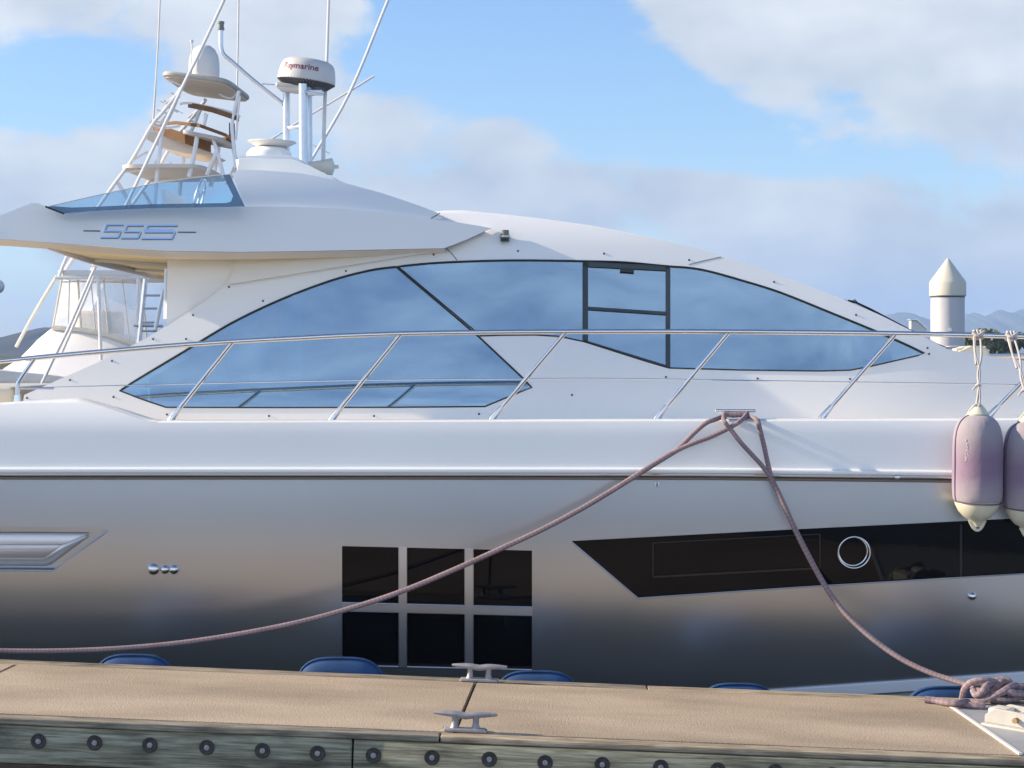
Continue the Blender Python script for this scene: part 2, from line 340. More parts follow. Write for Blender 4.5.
def box(bm, lo, hi, bev=0.0, mtx=None):
    lo = Vector(lo); hi = Vector(hi)
    r = bmesh.ops.create_cube(bm, size=1); vs = r['verts']
    for v in vs:
        v.co = Vector(((v.co.x + .5) * (hi.x - lo.x) + lo.x, (v.co.y + .5) * (hi.y - lo.y) + lo.y, (v.co.z + .5) * (hi.z - lo.z) + lo.z))
    if bev:
        es = list({e for v in vs for e in v.link_edges})
        rb = bmesh.ops.bevel(bm, geom=es, offset=bev, segments=3, affect='EDGES', profile=0.5)
        vs = list({v for f in rb['faces'] for v in f.verts} | {v for v in vs if v.is_valid})
    if mtx:
        for v in vs: v.co = mtx @ v.co
    return bm
def prism(bm, pts, vec):
    """closed solid: polygon pts (3D) swept along vec"""
    vec = Vector(vec); n = len(pts)
    a = [bm.verts.new(Vector(p)) for p in pts]; b = [bm.verts.new(Vector(p) + vec) for p in pts]
    bm.faces.new(a); bm.faces.new(b[::-1])
    for i in range(n): bm.faces.new((a[i], b[i], b[(i + 1) % n], a[(i + 1) % n]))
    return bm
def strip(bm, A, B, n=1, fn=None):
    """ruled sheet between polylines A and B"""
    rows = []
    for k in range(n + 1):
        t = k / n
        row = []
        for p, q in zip(A, B):
            w = Vector(p).lerp(Vector(q), t)
            if fn: w = fn(w, t)
            row.append(bm.verts.new(w))
        rows.append(row)
    for a, b in zip(rows, rows[1:]):
        for i in range(len(a) - 1): bm.faces.new((a[i], a[i + 1], b[i + 1], b[i]))
    return rows
def dense(poly, step, closed=True):
    out = []; n = len(poly)
    for i in range(n if closed else n - 1):
        a, b = poly[i], poly[(i + 1) % n]
        d = math.hypot(b[0] - a[0], b[1] - a[1]); k = max(1, int(d / step))
        for j in range(k): out.append((a[0] + (b[0] - a[0]) * j / k, a[1] + (b[1] - a[1]) * j / k))
    if not closed: out.append(tuple(poly[-1]))
    return out
def smooth2(pts, n=5):
    return [(p.x, p.y) for p in catmull([(x, y, 0) for x, y in pts], n)]
def panel(bm, outline, surf, holes=(), step=(60, 14), thick=0.03, mirror=False):
    """a shell with thickness whose outline is traced and which lies on the hull / cabin surface surf(x, z)"""
    b = bmesh.new(); es = []
    for loop in [outline] + list(holes):
        loop = dense(loop, 22)
        vs = [b.verts.new((x, y, 0)) for x, y in loop]
        for i in range(len(vs)): es.append(b.edges.new((vs[i], vs[(i + 1) % len(vs)])))
    bmesh.ops.triangle_fill(b, use_beauty=True, use_dissolve=False, edges=es, normal=(0, 0, 1))
    xs = [v.co.x for v in b.verts]; ys = [v.co.y for v in b.verts]
    for ax, lo, hi, st in ((0, min(xs), max(xs), step[0]), (1, min(ys), max(ys), step[1])):
        if not st: continue
        x = lo + st * 0.513
        while x < hi:
            cop = [0, 0, 0]; cop[ax] = x; no = [0, 0, 0]; no[ax] = 1
            bmesh.ops.bisect_plane(b, geom=b.verts[:] + b.edges[:] + b.faces[:], dist=1e-3, plane_co=cop, plane_no=no)
            x += st
    bmesh.ops.remove_doubles(b, verts=b.verts[:], dist=1e-3)
    for v in b.verts: v.co = on(v.co.x, v.co.y, surf)
    b.normal_update()
    for f in b.faces:
        if f.normal.y > 0: f.normal_flip()
    b.verts.index_update()
    def emit(fy):
        front = [bm.verts.new(fy(v.co)) for v in b.verts]
        back = [bm.verts.new(fy(v.co + Vector((0, thick, 0)))) for v in b.verts] if thick else None
        for f in b.faces:
            ix = [v.index for v in f.verts]
            bm.faces.new([front[i] for i in ix])
            if thick: bm.faces.new([back[i] for i in ix[::-1]])
        if thick:
            for e in b.edges:
                if len(e.link_faces) == 1:
                    i, j = e.verts[0].index, e.verts[1].index
                    bm.faces.new((front[i], front[j], back[j], back[i]))
    emit((lambda p: Vector((p.x, 2 * YC - p.y, p.z))) if mirror else (lambda p: p.copy()))
    b.free(); return bm
YC = 12.2
def wpos(o):
    p = Vector((0, 0, 0))
    while o: p = p + o.location; o = o.parent
    return p
def obj(name, bm, m, parent=None, sharp=35, label=None, local=False, recalc=True):
    if recalc: bmesh.ops.recalc_face_normals(bm, faces=bm.faces[:])
    bm.normal_update()
    lim = math.radians(sharp)
    for e in bm.edges:
        e.smooth = not (len(e.link_faces) == 2 and e.calc_face_angle(0) > lim)
    for f in bm.faces: f.smooth = True
    if parent and not local:
        w = wpos(parent)
        for v in bm.verts: v.co -= w
    me = bpy.data.meshes.new(name); bm.to_mesh(me); bm.free()
    for mm in (m if isinstance(m, list) else [m]): me.materials.append(mm)
    o = bpy.data.objects.new(name, me); COL.objects.link(o)
    if parent: o.parent = parent
    if label: o['label'] = label
    return o
def thing(name, label, cat, loc=(0, 0, 0), group=None):
    o = bpy.data.objects.new(name, None); COL.objects.link(o); o.empty_display_size = 0.1
    o.location = loc; o['label'] = label; o['category'] = cat
    if group: o['group'] = group
    return o
def dup(root, loc, label=None):
    r = root.copy(); COL.objects.link(r); r.location = loc
    if label: r['label'] = label
    for ch in list(root.children):
        c = ch.copy(); COL.objects.link(c); c.parent = r
        for g in list(ch.children):
            d = g.copy(); COL.objects.link(d); d.parent = c
    return r
def structure(o, kind='structure'): o['kind'] = kind; return o

# ================================================================ setting
WZ = -0.62
bm = bmesh.new(); vs = [bm.verts.new(p) for p in ((-3900, -3900, WZ), (3900, -3900, WZ), (3900, 3900, WZ), (-3900, 3900, WZ))]; bm.faces.new(vs)
WAT = mat('harbour water', (0.012, 0.022, 0.026), 0.08, bump_=0.35, bs=2.2, stretch=(1, 1.6, 1))
WAT.node_tree.nodes['Bump'].inputs['Distance'].default_value = 0.05
structure(obj('water', bm, WAT))

def ridge(name, dist, pts, m, depth, kind='structure'):
    """a range of hills with real depth: crest traced, foot on the water in front and behind"""
    bm = bmesh.new(); pts = smooth2(pts, 6)
    crest = []
    for i, (px, py) in enumerate(pts):
        p = at(px, py, dist); p.z += (random.random() - .5) * dist * 0.0006; crest.append(p)
    rows = []
    for t, hz in ((-1, 0.0), (-0.6, 0.32), (-0.25, 0.74), (0, 1.0), (0.5, 0.6), (1, 0.0)):
        row = []
        for i, p in enumerate(crest):
            jit = 1 + 0.05 * math.sin(i * 1.7 + t * 9) if hz not in (0.0, 1.0) else 1
            row.append(bm.verts.new((p.x, p.y + t * depth, WZ - 0.3 + (p.z - WZ + 0.3) * min(0.98, hz * jit) if hz < 1 else p.z)))
        rows.append(row)
    for a, b in zip(rows, rows[1:]):
        for i in range(len(a) - 1): bm.faces.new((a[i], a[i + 1], b[i + 1], b[i]))
    return structure(obj(name, bm, m, sharp=70), kind)
HILLM = mat('wooded hillside', (0.05, 0.07, 0.05), 0.9, col2=(0.10, 0.11, 0.08), vs=0.02)
ridge('mountains', 3000, [(780, 345), (830, 330), (860, 322), (880, 317), (905, 312), (925, 318), (945, 322), (965, 315), (975, 313), (985, 316), (1000, 310), (1012, 313), (1024, 309), (1045, 312), (1090, 303), (1150, 314), (1230, 325), (1330, 345)], HILLM, 500)
HILLD = mat('dark wooded hill', (0.02, 0.026, 0.026), 0.9, col2=(0.04, 0.045, 0.045), vs=0.03)
ridge('hills', 900, [(-160, 340), (-100, 330), (-40, 336), (0, 337), (20, 332), (45, 327), (70, 330), (100, 334), (170, 342), (260, 347)], HILLD, 120)

# low shore with trees to the right
bm = bmesh.new()
A = [(x, 118 + 3 * math.sin(x * .13), WZ - .2) for x in range(-60, 140, 5)]; B = [(x, 123 + 3 * math.sin(x * .13), 0.9) for x in range(-60, 140, 5)]
Cc = [(x, 260, 1.2) for x in range(-60, 140, 5)]
strip(bm, A, B); strip(bm, B, Cc)
bmesh.ops.remove_doubles(bm, verts=bm.verts[:], dist=1e-3)
structure(obj('shore_ground', bm, mat('dry grass bank', (0.10, 0.10, 0.05), 0.9, var=0.3, vs=0.3)))

def tree(px, top, w, Y, label, seed):
    rnd = random.Random(seed)
    p = at(px, top, Y); base = Vector((p.x, Y, 0.8)); h = p.z - base.z
    t = thing('broadleaf_tree', label, 'tree', base, 'trees on the far shore')
    bm = bmesh.new()
    tube(bm, catmull([base, base + Vector((0.05, 0, h * .3)), base + Vector((-.05, .1, h * .6)), base + Vector((.02, 0, h * .85))], 3), [0.11 - 0.008 * i for i in range(10)], 6)
    for k in range(5):
        a = rnd.random() * 6.28; b0 = base + Vector((0, 0, h * (.25 + .1 * k)))
        tube(bm, [b0, b0 + Vector((math.cos(a) * w * .2, math.sin(a) * w * .2, h * .15)), b0 + Vector((math.cos(a) * w * .38, math.sin(a) * w * .38, h * .24))], [.05, .035, .015], 5)
    obj('trunk', bm, BARK, t)
    bm = bmesh.new()
    cl = [Vector((rnd.gauss(0, w * .24), rnd.gauss(0, w * .24), h * (0.18 + .74 * rnd.random()))) for _ in range(16)] + [Vector((0, 0, h * .9))]
    for c in cl:
        for _ in range(70):
            d = Vector((rnd.gauss(0, 1), rnd.gauss(0, 1), rnd.gauss(0, .8))); d = d.normalized() * (w * .17) * rnd.random() ** .4
            q = base + c + d; s = 0.07 + rnd.random() * .08
            e = Euler((rnd.random() * 6, rnd.random() * 6, rnd.random() * 6)).to_matrix()
            bm.faces.new([bm.verts.new(q + e @ Vector(o)) for o in ((-s, -s * .6, 0), (s, -s * .6, 0), (s * .7, s * .6, 0.02), (-s * .7, s * .6, 0.02))])
    obj('crown', bm, LEAF, t, recalc=False)
for args in [(982, 331, 2.6, 128, 'dark tree on the far shore directly right of the piling', 1), (1000, 339, 2.3, 131, 'low tree on the far shore between the two fender cords', 2),
             (1018, 336, 2.4, 129, 'lighter green tree on the far shore at the right edge of the photo', 3), (1046, 333, 2.8, 130, 'tree on the far shore just past the right edge', 4),
             (968, 341, 1.9, 133, 'small tree on the far shore half hidden behind the piling', 5)]:
    tree(*args)
# pale marina shed glimpsed through the trees
b0 = at(994, 350, 150)
sh = thing('shore_shed', 'pale low shed glimpsed between the shore trees', 'shed', (b0.x, 150, 1.0))
bm = bmesh.new(); box(bm, (b0.x - 1.1, 150, 0.8), (b0.x + 1.1, 153, 2.25)); obj('wall', bm, WHITEP, sh)
bm = bmesh.new(); prism(bm, [(b0.x - 1.3, 149.7, 2.25), (b0.x + 1.3, 149.7, 2.25), (b0.x + 1.3, 151.5, 2.75), (b0.x - 1.3, 151.5, 2.75)], (0, 0, .08)); obj('roof', bm, STEELB, sh)

# ================================================================ floating dock (heels a little to the right)
DY0 = 8.11
dock = thing('floating_dock', 'narrow floating dock with tan sanded deck panels and bolted greenish timber sides', 'dock', (0, DY0, 0))
dock.rotation_euler = (0, 0.0345, 0)
DM = Matrix.Rotation(0.0345, 4, 'Y'); DMI = DM.inverted()
def dpt(px, py, zl=0.0):
    """pixel -> dock-local point on local plane z = zl"""
    o = Vector((0, DY0, 0)); n = (DM @ Vector((0, 0, 1)).to_4d()).to_3d(); d = ray(px, py)
    q = o + n * zl; t = (q - CAM).dot(n) / d.dot(n)
    return (DMI @ (CAM + d * t - o).to_4d()).to_3d()
def dworld(v): return Vector((0, DY0, 0)) + (DM @ Vector(v).to_4d()).to_3d()
YN = dpt(512, 734.5).y; YF = dpt(512, 684).y; YE = dpt(512, 679.5).y      # deck near edge, deck far edge, far board edge
s_a = dpt(475, 684); s_b = dpt(465, 708); sl_ = (s_a.x - s_b.x) / (s_a.y - s_b.y)
seam = lambda y: s_a.x + sl_ * (y - s_a.y)
t_a = dpt(17, 664); t_b = dpt(0, 672); sl2 = (t_a.x - t_b.x) / (t_a.y - t_b.y); seam2 = lambda y: t_a.x + sl2 * (y - t_a.y)
u_a = dpt(953, 708); u_b = dpt(1024, 757); sl3 = (u_a.x - u_b.x) / (u_a.y - u_b.y); seam3 = lambda y: u_a.x + sl3 * (y - u_a.y)
G = 0.006
def deckpanel(x0n, x0f, x1n, x1f, y0, y1, m=DECK, z=0.0, th=0.03, name='deck_panel'):
    bm = bmesh.new(); prism(bm, [(x0n, y0, z - th), (x1n, y0, z - th), (x1f, y1, z - th), (x0f, y1, z - th)], (0, 0, th))
    bmesh.ops.bevel(bm, geom=[e for e in bm.edges if all(v.co.z > z - .001 for v in e.verts)], offset=0.004, segments=2, affect='EDGES')
    return obj(name, bm, m, dock, local=True)
y0, y1 = YN, YF
deckpanel(-6, -6, seam2(y0) - G, seam2(y1) - G, y0, y1)
deckpanel(seam2(y0) + G, seam2(y1) + G, seam(y0) - G, seam(y1) - G, y0, y1)
deckpanel(seam(y0) + G, seam(y1) + G, seam3(y0), seam3(y1), y0, y1)
deckpanel(seam3(y0) + .004, seam3(y1) + .004, 6, 6, y0, y1, mat('grey painted plate', (0.34, 0.35, 0.36), 0.5, var=0.08, vs=8), 0.004, .034, 'corner_plate')
bm = bmesh.new(); prism(bm, [(seam3(y0) - .012, y0, .001), (seam3(y0) + .004, y0, .001), (seam3(y1) + .004, y1, .001), (seam3(y1) - .012, y1, .001)], (0, 0, .009)); obj('plate_edge', bm, WHITEP, dock, local=True)
JX = dpt(347, 742, 0).x
def board(lo, hi, m, name, bev=.006, wob=.0):
    bm = bmesh.new(); box(bm, lo, hi, bev)
    return obj(name, bm, m, dock, local=True)
board((-6, 0.0, -.03), (dpt(440, 733).x, YN - .004, -.001), CAPW, 'edge_board'); board((dpt(440, 733).x + .006, 0.0, -.03), (6, YN - .004, -.002), CAPW, 'edge_board')
board((-6, YF + .004, -.03), (.35, YE, -.001), CAPW, 'edge_board'); board((.355, YF + .004, -.03), (6, YE, -.002), CAPW, 'edge_board')
FH = 0.165
board((-6, 0.012, -.032 - FH), (JX - .004, .06, -.032), WOOD, 'side_beam', .008); board((JX + .004, 0.012, -.034 - FH), (6, .06, -.034), WOOD, 'side_beam', .008)
board((-6, 0.045, -.45), (6, .075, -.036 - FH), UNDERW, 'lower_beam', .01)
board((-6, YE - .06, -.032 - FH), (6, YE - .012, -.032), WOOD, 'side_beam', .008)
bm = bmesh.new(); box(bm, (-6, .09, -.75), (6, YE - .08, -.04)); obj('float', bm, UNDERW, dock, local=True)
# bolts along the near beam
bl = None
for i in range(-2, 20):
    px = 39 + 55.8 * i if i < 6 else 374 + 57.2 * (i - 6)
    p = dpt(px, 739.5 + .0425 * (px - 39), 0); 
    d = ray(px, 740.5 + .0425 * (px - 39)); w = CAM + d * ((DY0 + .012) / d.y); q = (DMI @ (w - Vector((0, DY0, 0))).to_4d()).to_3d()
    loc = (q.x + random.uniform(-.004, .004), .012, q.z + random.uniform(-.003, .003))
    if bl is None:
        R = Matrix.Rotation(math.pi / 2, 3, 'X')
        bm = bmesh.new(); lathe(bm, [(.0, .0), (.031, .0), (.033, .006), (.030, .011), (.022, .008), (.0, .008)], seg=20, mtx=R)
        bl = obj('bolt', bm, RUST, dock, local=True); bl.location = loc
        bm = bmesh.new(); lathe(bm, [(.0, .006), (.0115, .006), (.0115, .011), (.008, .0125), (0, .013)], seg=12, mtx=R)
        bh = obj('bolt_head', bm, BOLTH, bl, local=True)
    else:
        c = bl.copy(); COL.objects.link(c); c.location = loc; c.rotation_euler = (0, random.random() * 6, 0); c.parent = dock
        h = bh.copy(); COL.objects.link(h); h.parent = c

def cleat_mesh(L_=.272, H=.09):
    bm = bmesh.new()
    n = 14; secs = []
    for i in range(n + 1):
        t = -1 + 2 * i / n; x = t * L_ / 2; a = abs(t)
        r = .019 * (1 - .62 * a ** 2.2); zc = H - .017 + .004 * a - .006 * math.exp(-(t / .2) ** 2)
        secs.append([bm.verts.new((x, math.cos(k * math.pi / 5) * r * 1.05, zc + math.sin(k * math.pi / 5) * r * .8)) for k in range(10)])
    for a, b in zip(secs, secs[1:]):
        for k in range(10): bm.faces.new((a[k], a[(k + 1) % 10], b[(k + 1) % 10], b[k]))
    bm.faces.new(secs[0][::-1]); bm.faces.new(secs[-1])
    for s in (-1, 1):
        lathe(bm, [(.024, .012), (.017, .022), (.0135, .035), (.0135, .055), (.017, .066), (.017, .074)], (s * .045, 0, 0), 14)
    bb = bmesh.new(); box(bb, (-.095, -.032, 0), (.095, .032, .016), .012)
    me = bpy.data.meshes.new('tmp'); bb.to_mesh(me); bb.free(); bm.from_mesh(me); bpy.data.meshes.remove(me)
    return bm
c1 = obj('dock_cleat', cleat_mesh(), CLEATM, sharp=50); c1['label'] = 'grey horn cleat on the near edge board of the dock'; c1['category'] = 'cleat'; c1['group'] = 'cleats bolted to the dock'
w = dworld(dpt(465, 731.5)); c1.location = w; c1.rotation_euler = (0, .0345, 0)
c2 = c1.copy(); COL.objects.link(c2); c2.location = dworld(dpt(479, 681.5)); c2['label'] = 'grey horn cleat on the far edge of the dock above the deck seam'
c3 = c1.copy(); COL.objects.link(c3); c3.location = dworld(dpt(994, 700)); c3['label'] = 'grey horn cleat buried under the knotted mauve rope'

# blue bumpers hung along the far side of the dock
def bumper_mesh():
    bm = bmesh.new(); nu, nv = 28, 18; e = 0.62
    sg = lambda v, p: math.copysign(abs(v) ** p, v)
    rows = []
    for j in range(1, nv):
        v = -math.pi / 2 + math.pi * j / nv
        rows.append([bm.verts.new((.215 * sg(math.cos(v), .6) * sg(math.cos(2 * math.pi * i / nu), e), .07 * sg(math.cos(v), .75) * sg(math.sin(2 * math.pi * i / nu), e), .14 * sg(math.sin(v), .9))) for i in range(nu)])
    for a, b in zip(rows, rows[1:]):
        for i in range(nu): bm.faces.new((a[i], a[(i + 1) % nu], b[(i + 1) % nu], b[i]))
    bm.faces.new(rows[0][::-1]); bm.faces.new(rows[-1])
    return bm
LB = ['blue padded dock bumper below the three round hull drains', 'blue padded dock bumper under the left half of the six pane hull window', 'blue padded dock bumper just right of the far cleat',
      'blue padded dock bumper under the tip of the long black hull window', 'blue padded dock bumper behind the loose end of the knotted rope']
bp = None
for i, (px, py, sc) in enumerate([(135, 654, .93), (341, 657, 1.02), (537, 670.5, .98), (738, 683, .9), (948, 686, 1.0)]):
    p = at(px, py, DY0 + YE + .11)
    if bp is None:
        bp = thing('dock_bumper', LB[0], 'dock bumper', (p.x, p.y, p.z - .14), 'blue bumpers along the far side of the dock')
        o = obj('cushion', bumper_mesh(), BLUEF, bp, local=True)
        bm = bmesh.new(); sg = lambda v, q: math.copysign(abs(v) ** q, v)
        tube(bm, [(.213 * sg(math.cos(v), .6), -.03, .141 * sg(math.sin(v), .9)) for v in [2 * math.pi * k / 40 for k in range(40)]], .006, 6, closed=True)
        obj('piping', bm, BLUEF, bp, local=True)
        bp.scale = (sc, 1, 1)
    else:
        r = dup(bp, (p.x, p.y, p.z - .14), LB[i]); r.scale = (sc, 1, 1)

# hinge bracket at the right end
hb0 = dworld(dpt(1013, 727))
hb = thing('roller_fairlead', 'white plastic fairlead with roller and bolt on the grey plate beside the rope', 'fairlead', hb0)
hb.rotation_euler = (0, .0345, math.radians(-38)); hb.scale = (.88, .88, .88)
bm = bmesh.new(); box(bm, (-.13, -.11, .0), (.30, .11, .018), .006); obj('base', bm, WHITEP2, hb, local=True)
for s in (-1, 1):
    bm = bmesh.new(); prism(bm, [(-.12, s * .075 - .013, .018), (.28, s * .075 - .013, .018), (.28, s * .075 - .013, .05), (.12, s * .075 - .013, .095), (-.06, s * .075 - .013, .10), (-.12, s * .075 - .013, .06)], (0, .026, 0))
    bmesh.ops.bevel(bm, geom=bm.edges[:], offset=.005, segments=2, affect='EDGES'); obj('cheek', bm, WHITEP2, hb, local=True)
bm = bmesh.new(); box(bm, (-.115, -.06, .03), (-.02, .06, .092), .008); obj('block', bm, CREAM, hb, local=True)
RX = Matrix.Rotation(math.pi / 2, 3, 'X')
bm = bmesh.new(); lathe(bm, [(.0, -.058), (.026, -.058), (.034, -.04), (.03, 0), (.034, .04), (.026, .058), (0, .058)], (.06, 0, .058), 20, RX); obj('roller', bm, WHITEP, hb, local=True)
bm = bmesh.new(); lathe(bm, [(0, -.115), (.014, -.115), (.014, .115), (0, .115)], (.06, 0, .058), 10, RX); obj('pin', bm, mat('rusted pin', (.32, .2, .1), .7, var=.2, vs=30), hb, local=True)

# ================================================================ the yacht
sp = lambda v, k=14.0: math.log1p(math.exp(min(40, v * k))) / k
def hullS(x, z): return 10.10 + (0.98 - z) * 0.05 + 0.085 * max(0, 0.98 - z) ** 2 + 0.03 * sp(x - 3.0, 3) ** 2
def bulS(x, z): return 10.055 + (z - 0.98) * 0.14 + 2.2 * max(0, z - 1.21) ** 2 + 0.03 * sp(x - 3.0, 3) ** 2
def cabS(x, z): return 10.60 + 0.05 * (z - 1.28) + 0.26 * sp(z - 1.26, 25) + 1.3 * max(0, z - 2.22) ** 2 + 0.085 * sp(x - 1.5, 4) ** 2
def flyS(x, z): return min(10.50 + 0.16 * (z - 2.2) + 0.21 * sp(x + 2.2, 4), cabS(x, z) - 0.006 - 0.15 * max(0.0, -0.5 - x))
def dashS(x, z): return min(flyS(x, 2.40) + 0.015 + 0.50 * max(0, z - 2.40) + 0.8 * max(0, z - 2.5) ** 2, cabS(x, min(z, 2.45)) + 0.9 * max(0, z - 2.45) - .004)
def lift(s, d): return lambda x, z: s(x, z) - d

yacht = thing('motor_yacht', 'long white and silver motor yacht with sweeping blue side windows moored at the dock', 'yacht', (0, 12.2, WZ))
Yp = yacht

# hull with real window openings
panes = []
def quad(x0, y0, x1, y1, k=.024): return [(x0, y0 + k * (x0 - 341)), (x1, y0 + k * (x1 - 341)), (x1, y1 + k * (x1 - 341)), (x0, y1 + k * (x0 - 341))]
for r0, r1 in ((546, 602.5), (611.5, 665)):
    for c0, c1_ in ((342, 398.5), (407, 464.5), (473.5, 532)):
        panes.append(quad(c0, r0, c1_, r1))
strip_w = [(571, 541), (800, 529), (1024, 518), (1200, 510), (1200, 563), (1024, 573.5), (800, 587), (638, 598)]
vent = [(-260, 525), (104, 527.5), (108.5, 530), (104, 535), (53, 570.5), (-260, 569)]
bm = bmesh.new()
panel(bm, [(-420, 479), (-100, 479), (400, 479), (700, 479), (900, 481.5), (1024, 483), (1420, 488), (1420, 645), (1024, 674), (780, 691), (560, 704), (300, 715), (-420, 730)], hullS, panes + [strip_w, vent], step=(75, 16), thick=.035)
hull = obj('hull', bm, HULLP, Yp)
# chine and bottom
bm = bmesh.new()
low = [(1420, 645), (1200, 661), (1024, 674), (780, 691), (560, 704), (300, 715), (-420, 730)]
pl = [on(x, y, hullS) for x, y in dense(low, 60, False)]
A = [p + Vector((0, -.018, 0.006)) for p in pl]; B = [p + Vector((0, -.018, -.045)) for p in pl]; D = [p + Vector((0, .01, -.06)) for p in pl]; E = [Vector((p.x, p.y + .45, WZ - .3)) for p in pl]
A0 = [p + Vector((0, .004, .012)) for p in pl]
strip(bm, A0, A); strip(bm, A, B); strip(bm, B, D); strip(bm, D, E)
bmesh.ops.remove_doubles(bm, verts=bm.verts[:], dist=1e-4)
obj('chine', bm, mat('pale grey bottom paint', (.72, .74, .76), .35), Yp, sharp=20)
# far side, transom, bottom closing of the hull and the deck
bm = bmesh.new()
dk = [on(x, 424, bulS) for x in range(-420, 1421, 115)]
strip(bm, [Vector((p.x, p.y + .03, 1.262)) for p in dk], [Vector((p.x, 2 * YC - p.y, 1.262)) for p in dk])
obj('deck', bm, mat('cream nonskid deck', (.82, .70, .53), .7, var=.05, vs=20), Yp)
bm = bmesh.new()
hp = [on(x, 500, hullS) for x in range(-420, 1421, 115)]
strip(bm, [Vector((p.x, 2 * YC - p.y, 1.25)) for p in hp], [Vector((p.x, 2 * YC - p.y - .5, WZ - .3)) for p in hp])
a, b = hp[0], hp[-1]
for p in (a, b):
    bm.faces.new([bm.verts.new(v) for v in ((p.x, p.y + .05, .97), (p.x, 2 * YC - p.y, .97), (p.x, 2 * YC - p.y - .5, WZ - .3), (p.x, p.y + .6, WZ - .3))])
obj('hull_far_side', bm, HULLP, Yp)
# window backing: black cabin behind the openings, and gloss panes
w6 = obj('cabin_window', panel(bmesh.new(), quad(341, 545, 533, 667), lambda x, z: hullS(x, z) + .05, step=(0, 0), thick=.01), DKFRAME, Yp)
for q in panes:
    obj('pane', panel(bmesh.new(), [(x + (1 if i in (1, 2) else -1) * 1.5, y + (1 if i > 1 else -1) * 1.5) for i, (x, y) in enumerate(q)], lambda x, z: hullS(x, z) + .022, step=(0, 0), thick=.006), BLACKG, w6)
SILL = mat('bright silver reveal', (.62, .64, .66), .3, metal=.8)
for q in panes:
    bm = bmesh.new(); a, b = on(q[3][0], q[3][1] + .3, hullS), on(q[2][0], q[2][1] + .3, hullS)
    tube(bm, [a, b], .0042, 6); obj('sill', bm, SILL, w6)
MUL = mat('silver mullion', (.68, .69, .71), .36, metal=.9)
mS = lambda x, z: hullS(x, z) - .005
for (xa, xb) in ((399.2, 406.4), (465.2, 472.8)):
    k_ = .024 * (xa - 341); obj('mullion', panel(bmesh.new(), [(xa, 545.5 + k_), (xb, 545.6 + k_), (xb, 666 + k_), (xa, 666 + k_)], mS, step=(0, 10), thick=.03), MUL, w6)
obj('mullion', panel(bmesh.new(), [(342, 603.2), (532.5, 607.8), (532.5, 615.4), (342, 610.8)], lift(hullS, .003), step=(40, 0), thick=.028), MUL, w6)
lw = obj('long_window', panel(bmesh.new(), [(568, 538), (1204, 506), (1204, 567), (637, 601)], lambda x, z: hullS(x, z) + .012, step=(80, 0), thick=.006), BLACKG, Yp)
DG = mat('faint inner frame', (.022, .021, .022), .25)
bm = bmesh.new()
def bar2(bm, p, q, surf, wpx, thick=.004):
    (x0, y0), (x1, y1) = p, q; L_ = math.hypot(x1 - x0, y1 - y0); nx, ny = -(y1 - y0) / L_ * wpx / 2, (x1 - x0) / L_ * wpx / 2
    panel(bm, [(x0 + nx, y0 + ny), (x1 + nx, y1 + ny), (x1 - nx, y1 - ny), (x0 - nx, y0 - ny)], surf, step=(0, 0), thick=thick)
wS = lambda x, z: hullS(x, z) + .009
for p, q, ww in [((653, 543), (653, 577), 1.2), ((653, 577), (820, 568), 1.8), ((653, 543), (820, 534), 1.0), ((820, 534), (820, 568), 1.2)]: bar2(bm, p, q, wS, ww)
obj('inner_frame', bm, DG, lw)
bm = bmesh.new(); bar2(bm, (961, 524), (961, 577), wS, 2.2); obj('glass_joint', bm, DG, lw)
bm = bmesh.new(); a = [(571, 541), (638, 598), (800, 587), (1024, 573.5), (1200, 563)]
tube(bm, [on(x, y + .2, hullS) for x, y in dense(a, 40, False)], .0035, 6); obj('bright_edge', bm, SILL, lw)
bm = bmesh.new(); pc = on(854, 552.5, wS); n_ = 36
tube(bm, [pc + Vector((.083 * math.cos(k * 2 * math.pi / n_), -.004 - .0085 * math.sin(k * 2 * math.pi / n_), .083 * math.sin(k * 2 * math.pi / n_))) for k in range(n_)], .0044, 8, closed=True)
tube(bm, [pc + Vector((-.006 + .075 * math.cos(k * 2 * math.pi / n_), -.003 - .0085 * math.sin(k * 2 * math.pi / n_), .006 + .075 * math.sin(k * 2 * math.pi / n_))) for k in range(n_)], .0035, 6, closed=True)
obj('porthole_ring', bm, STEEL, lw)
# engine room vent
vS = lambda x, z: hullS(x, z) + .06
vn = obj('air_vent', panel(bmesh.new(), [(-262, 521), (112, 523), (114, 532), (56, 574), (-262, 573)], vS, step=(0, 0), thick=.01), HULLP, Yp)
bm = bmesh.new()
def pv(x, y, d): return on(x, y, lambda X, Z: hullS(X, Z) + d)
Av, Bv, Cv, Dv = pv(-262, 531.5, .05), pv(94, 533, .05), pv(49, 566, .05), pv(-262, 564.5, .05)
Ev, Fv, Gv, Hv = pv(-262, 545.5, -.002), pv(64, 545.5, -.002), pv(44, 558.5, .004), pv(-262, 557.5, .004)
V_ = {k: bm.verts.new(v) for k, v in dict(A=Av, B=Bv, C=Cv, D=Dv, E=Ev, F=Fv, G=Gv, H=Hv).items()}
for f in ('ABFE', 'EFGH', 'HGCD', 'BCGF'): bm.faces.new([V_[c] for c in f])
bmesh.ops.bevel(bm, geom=[e for e in bm.edges if len(e.link_faces) == 2], offset=.012, segments=4, affect='EDGES')
obj('vent_cover', bm, mat('satin silver cover', (.74, .75, .77), .38, metal=.55), vn, sharp=60)
bm = bmesh.new(); tube(bm, [on(x, y, lift(hullS, -.002)) for x, y in dense([(108, 530.5), (53, 570.8), (-262, 569.3)], 40, False)], .0035, 6); obj('vent_trim', bm, SILL, vn)
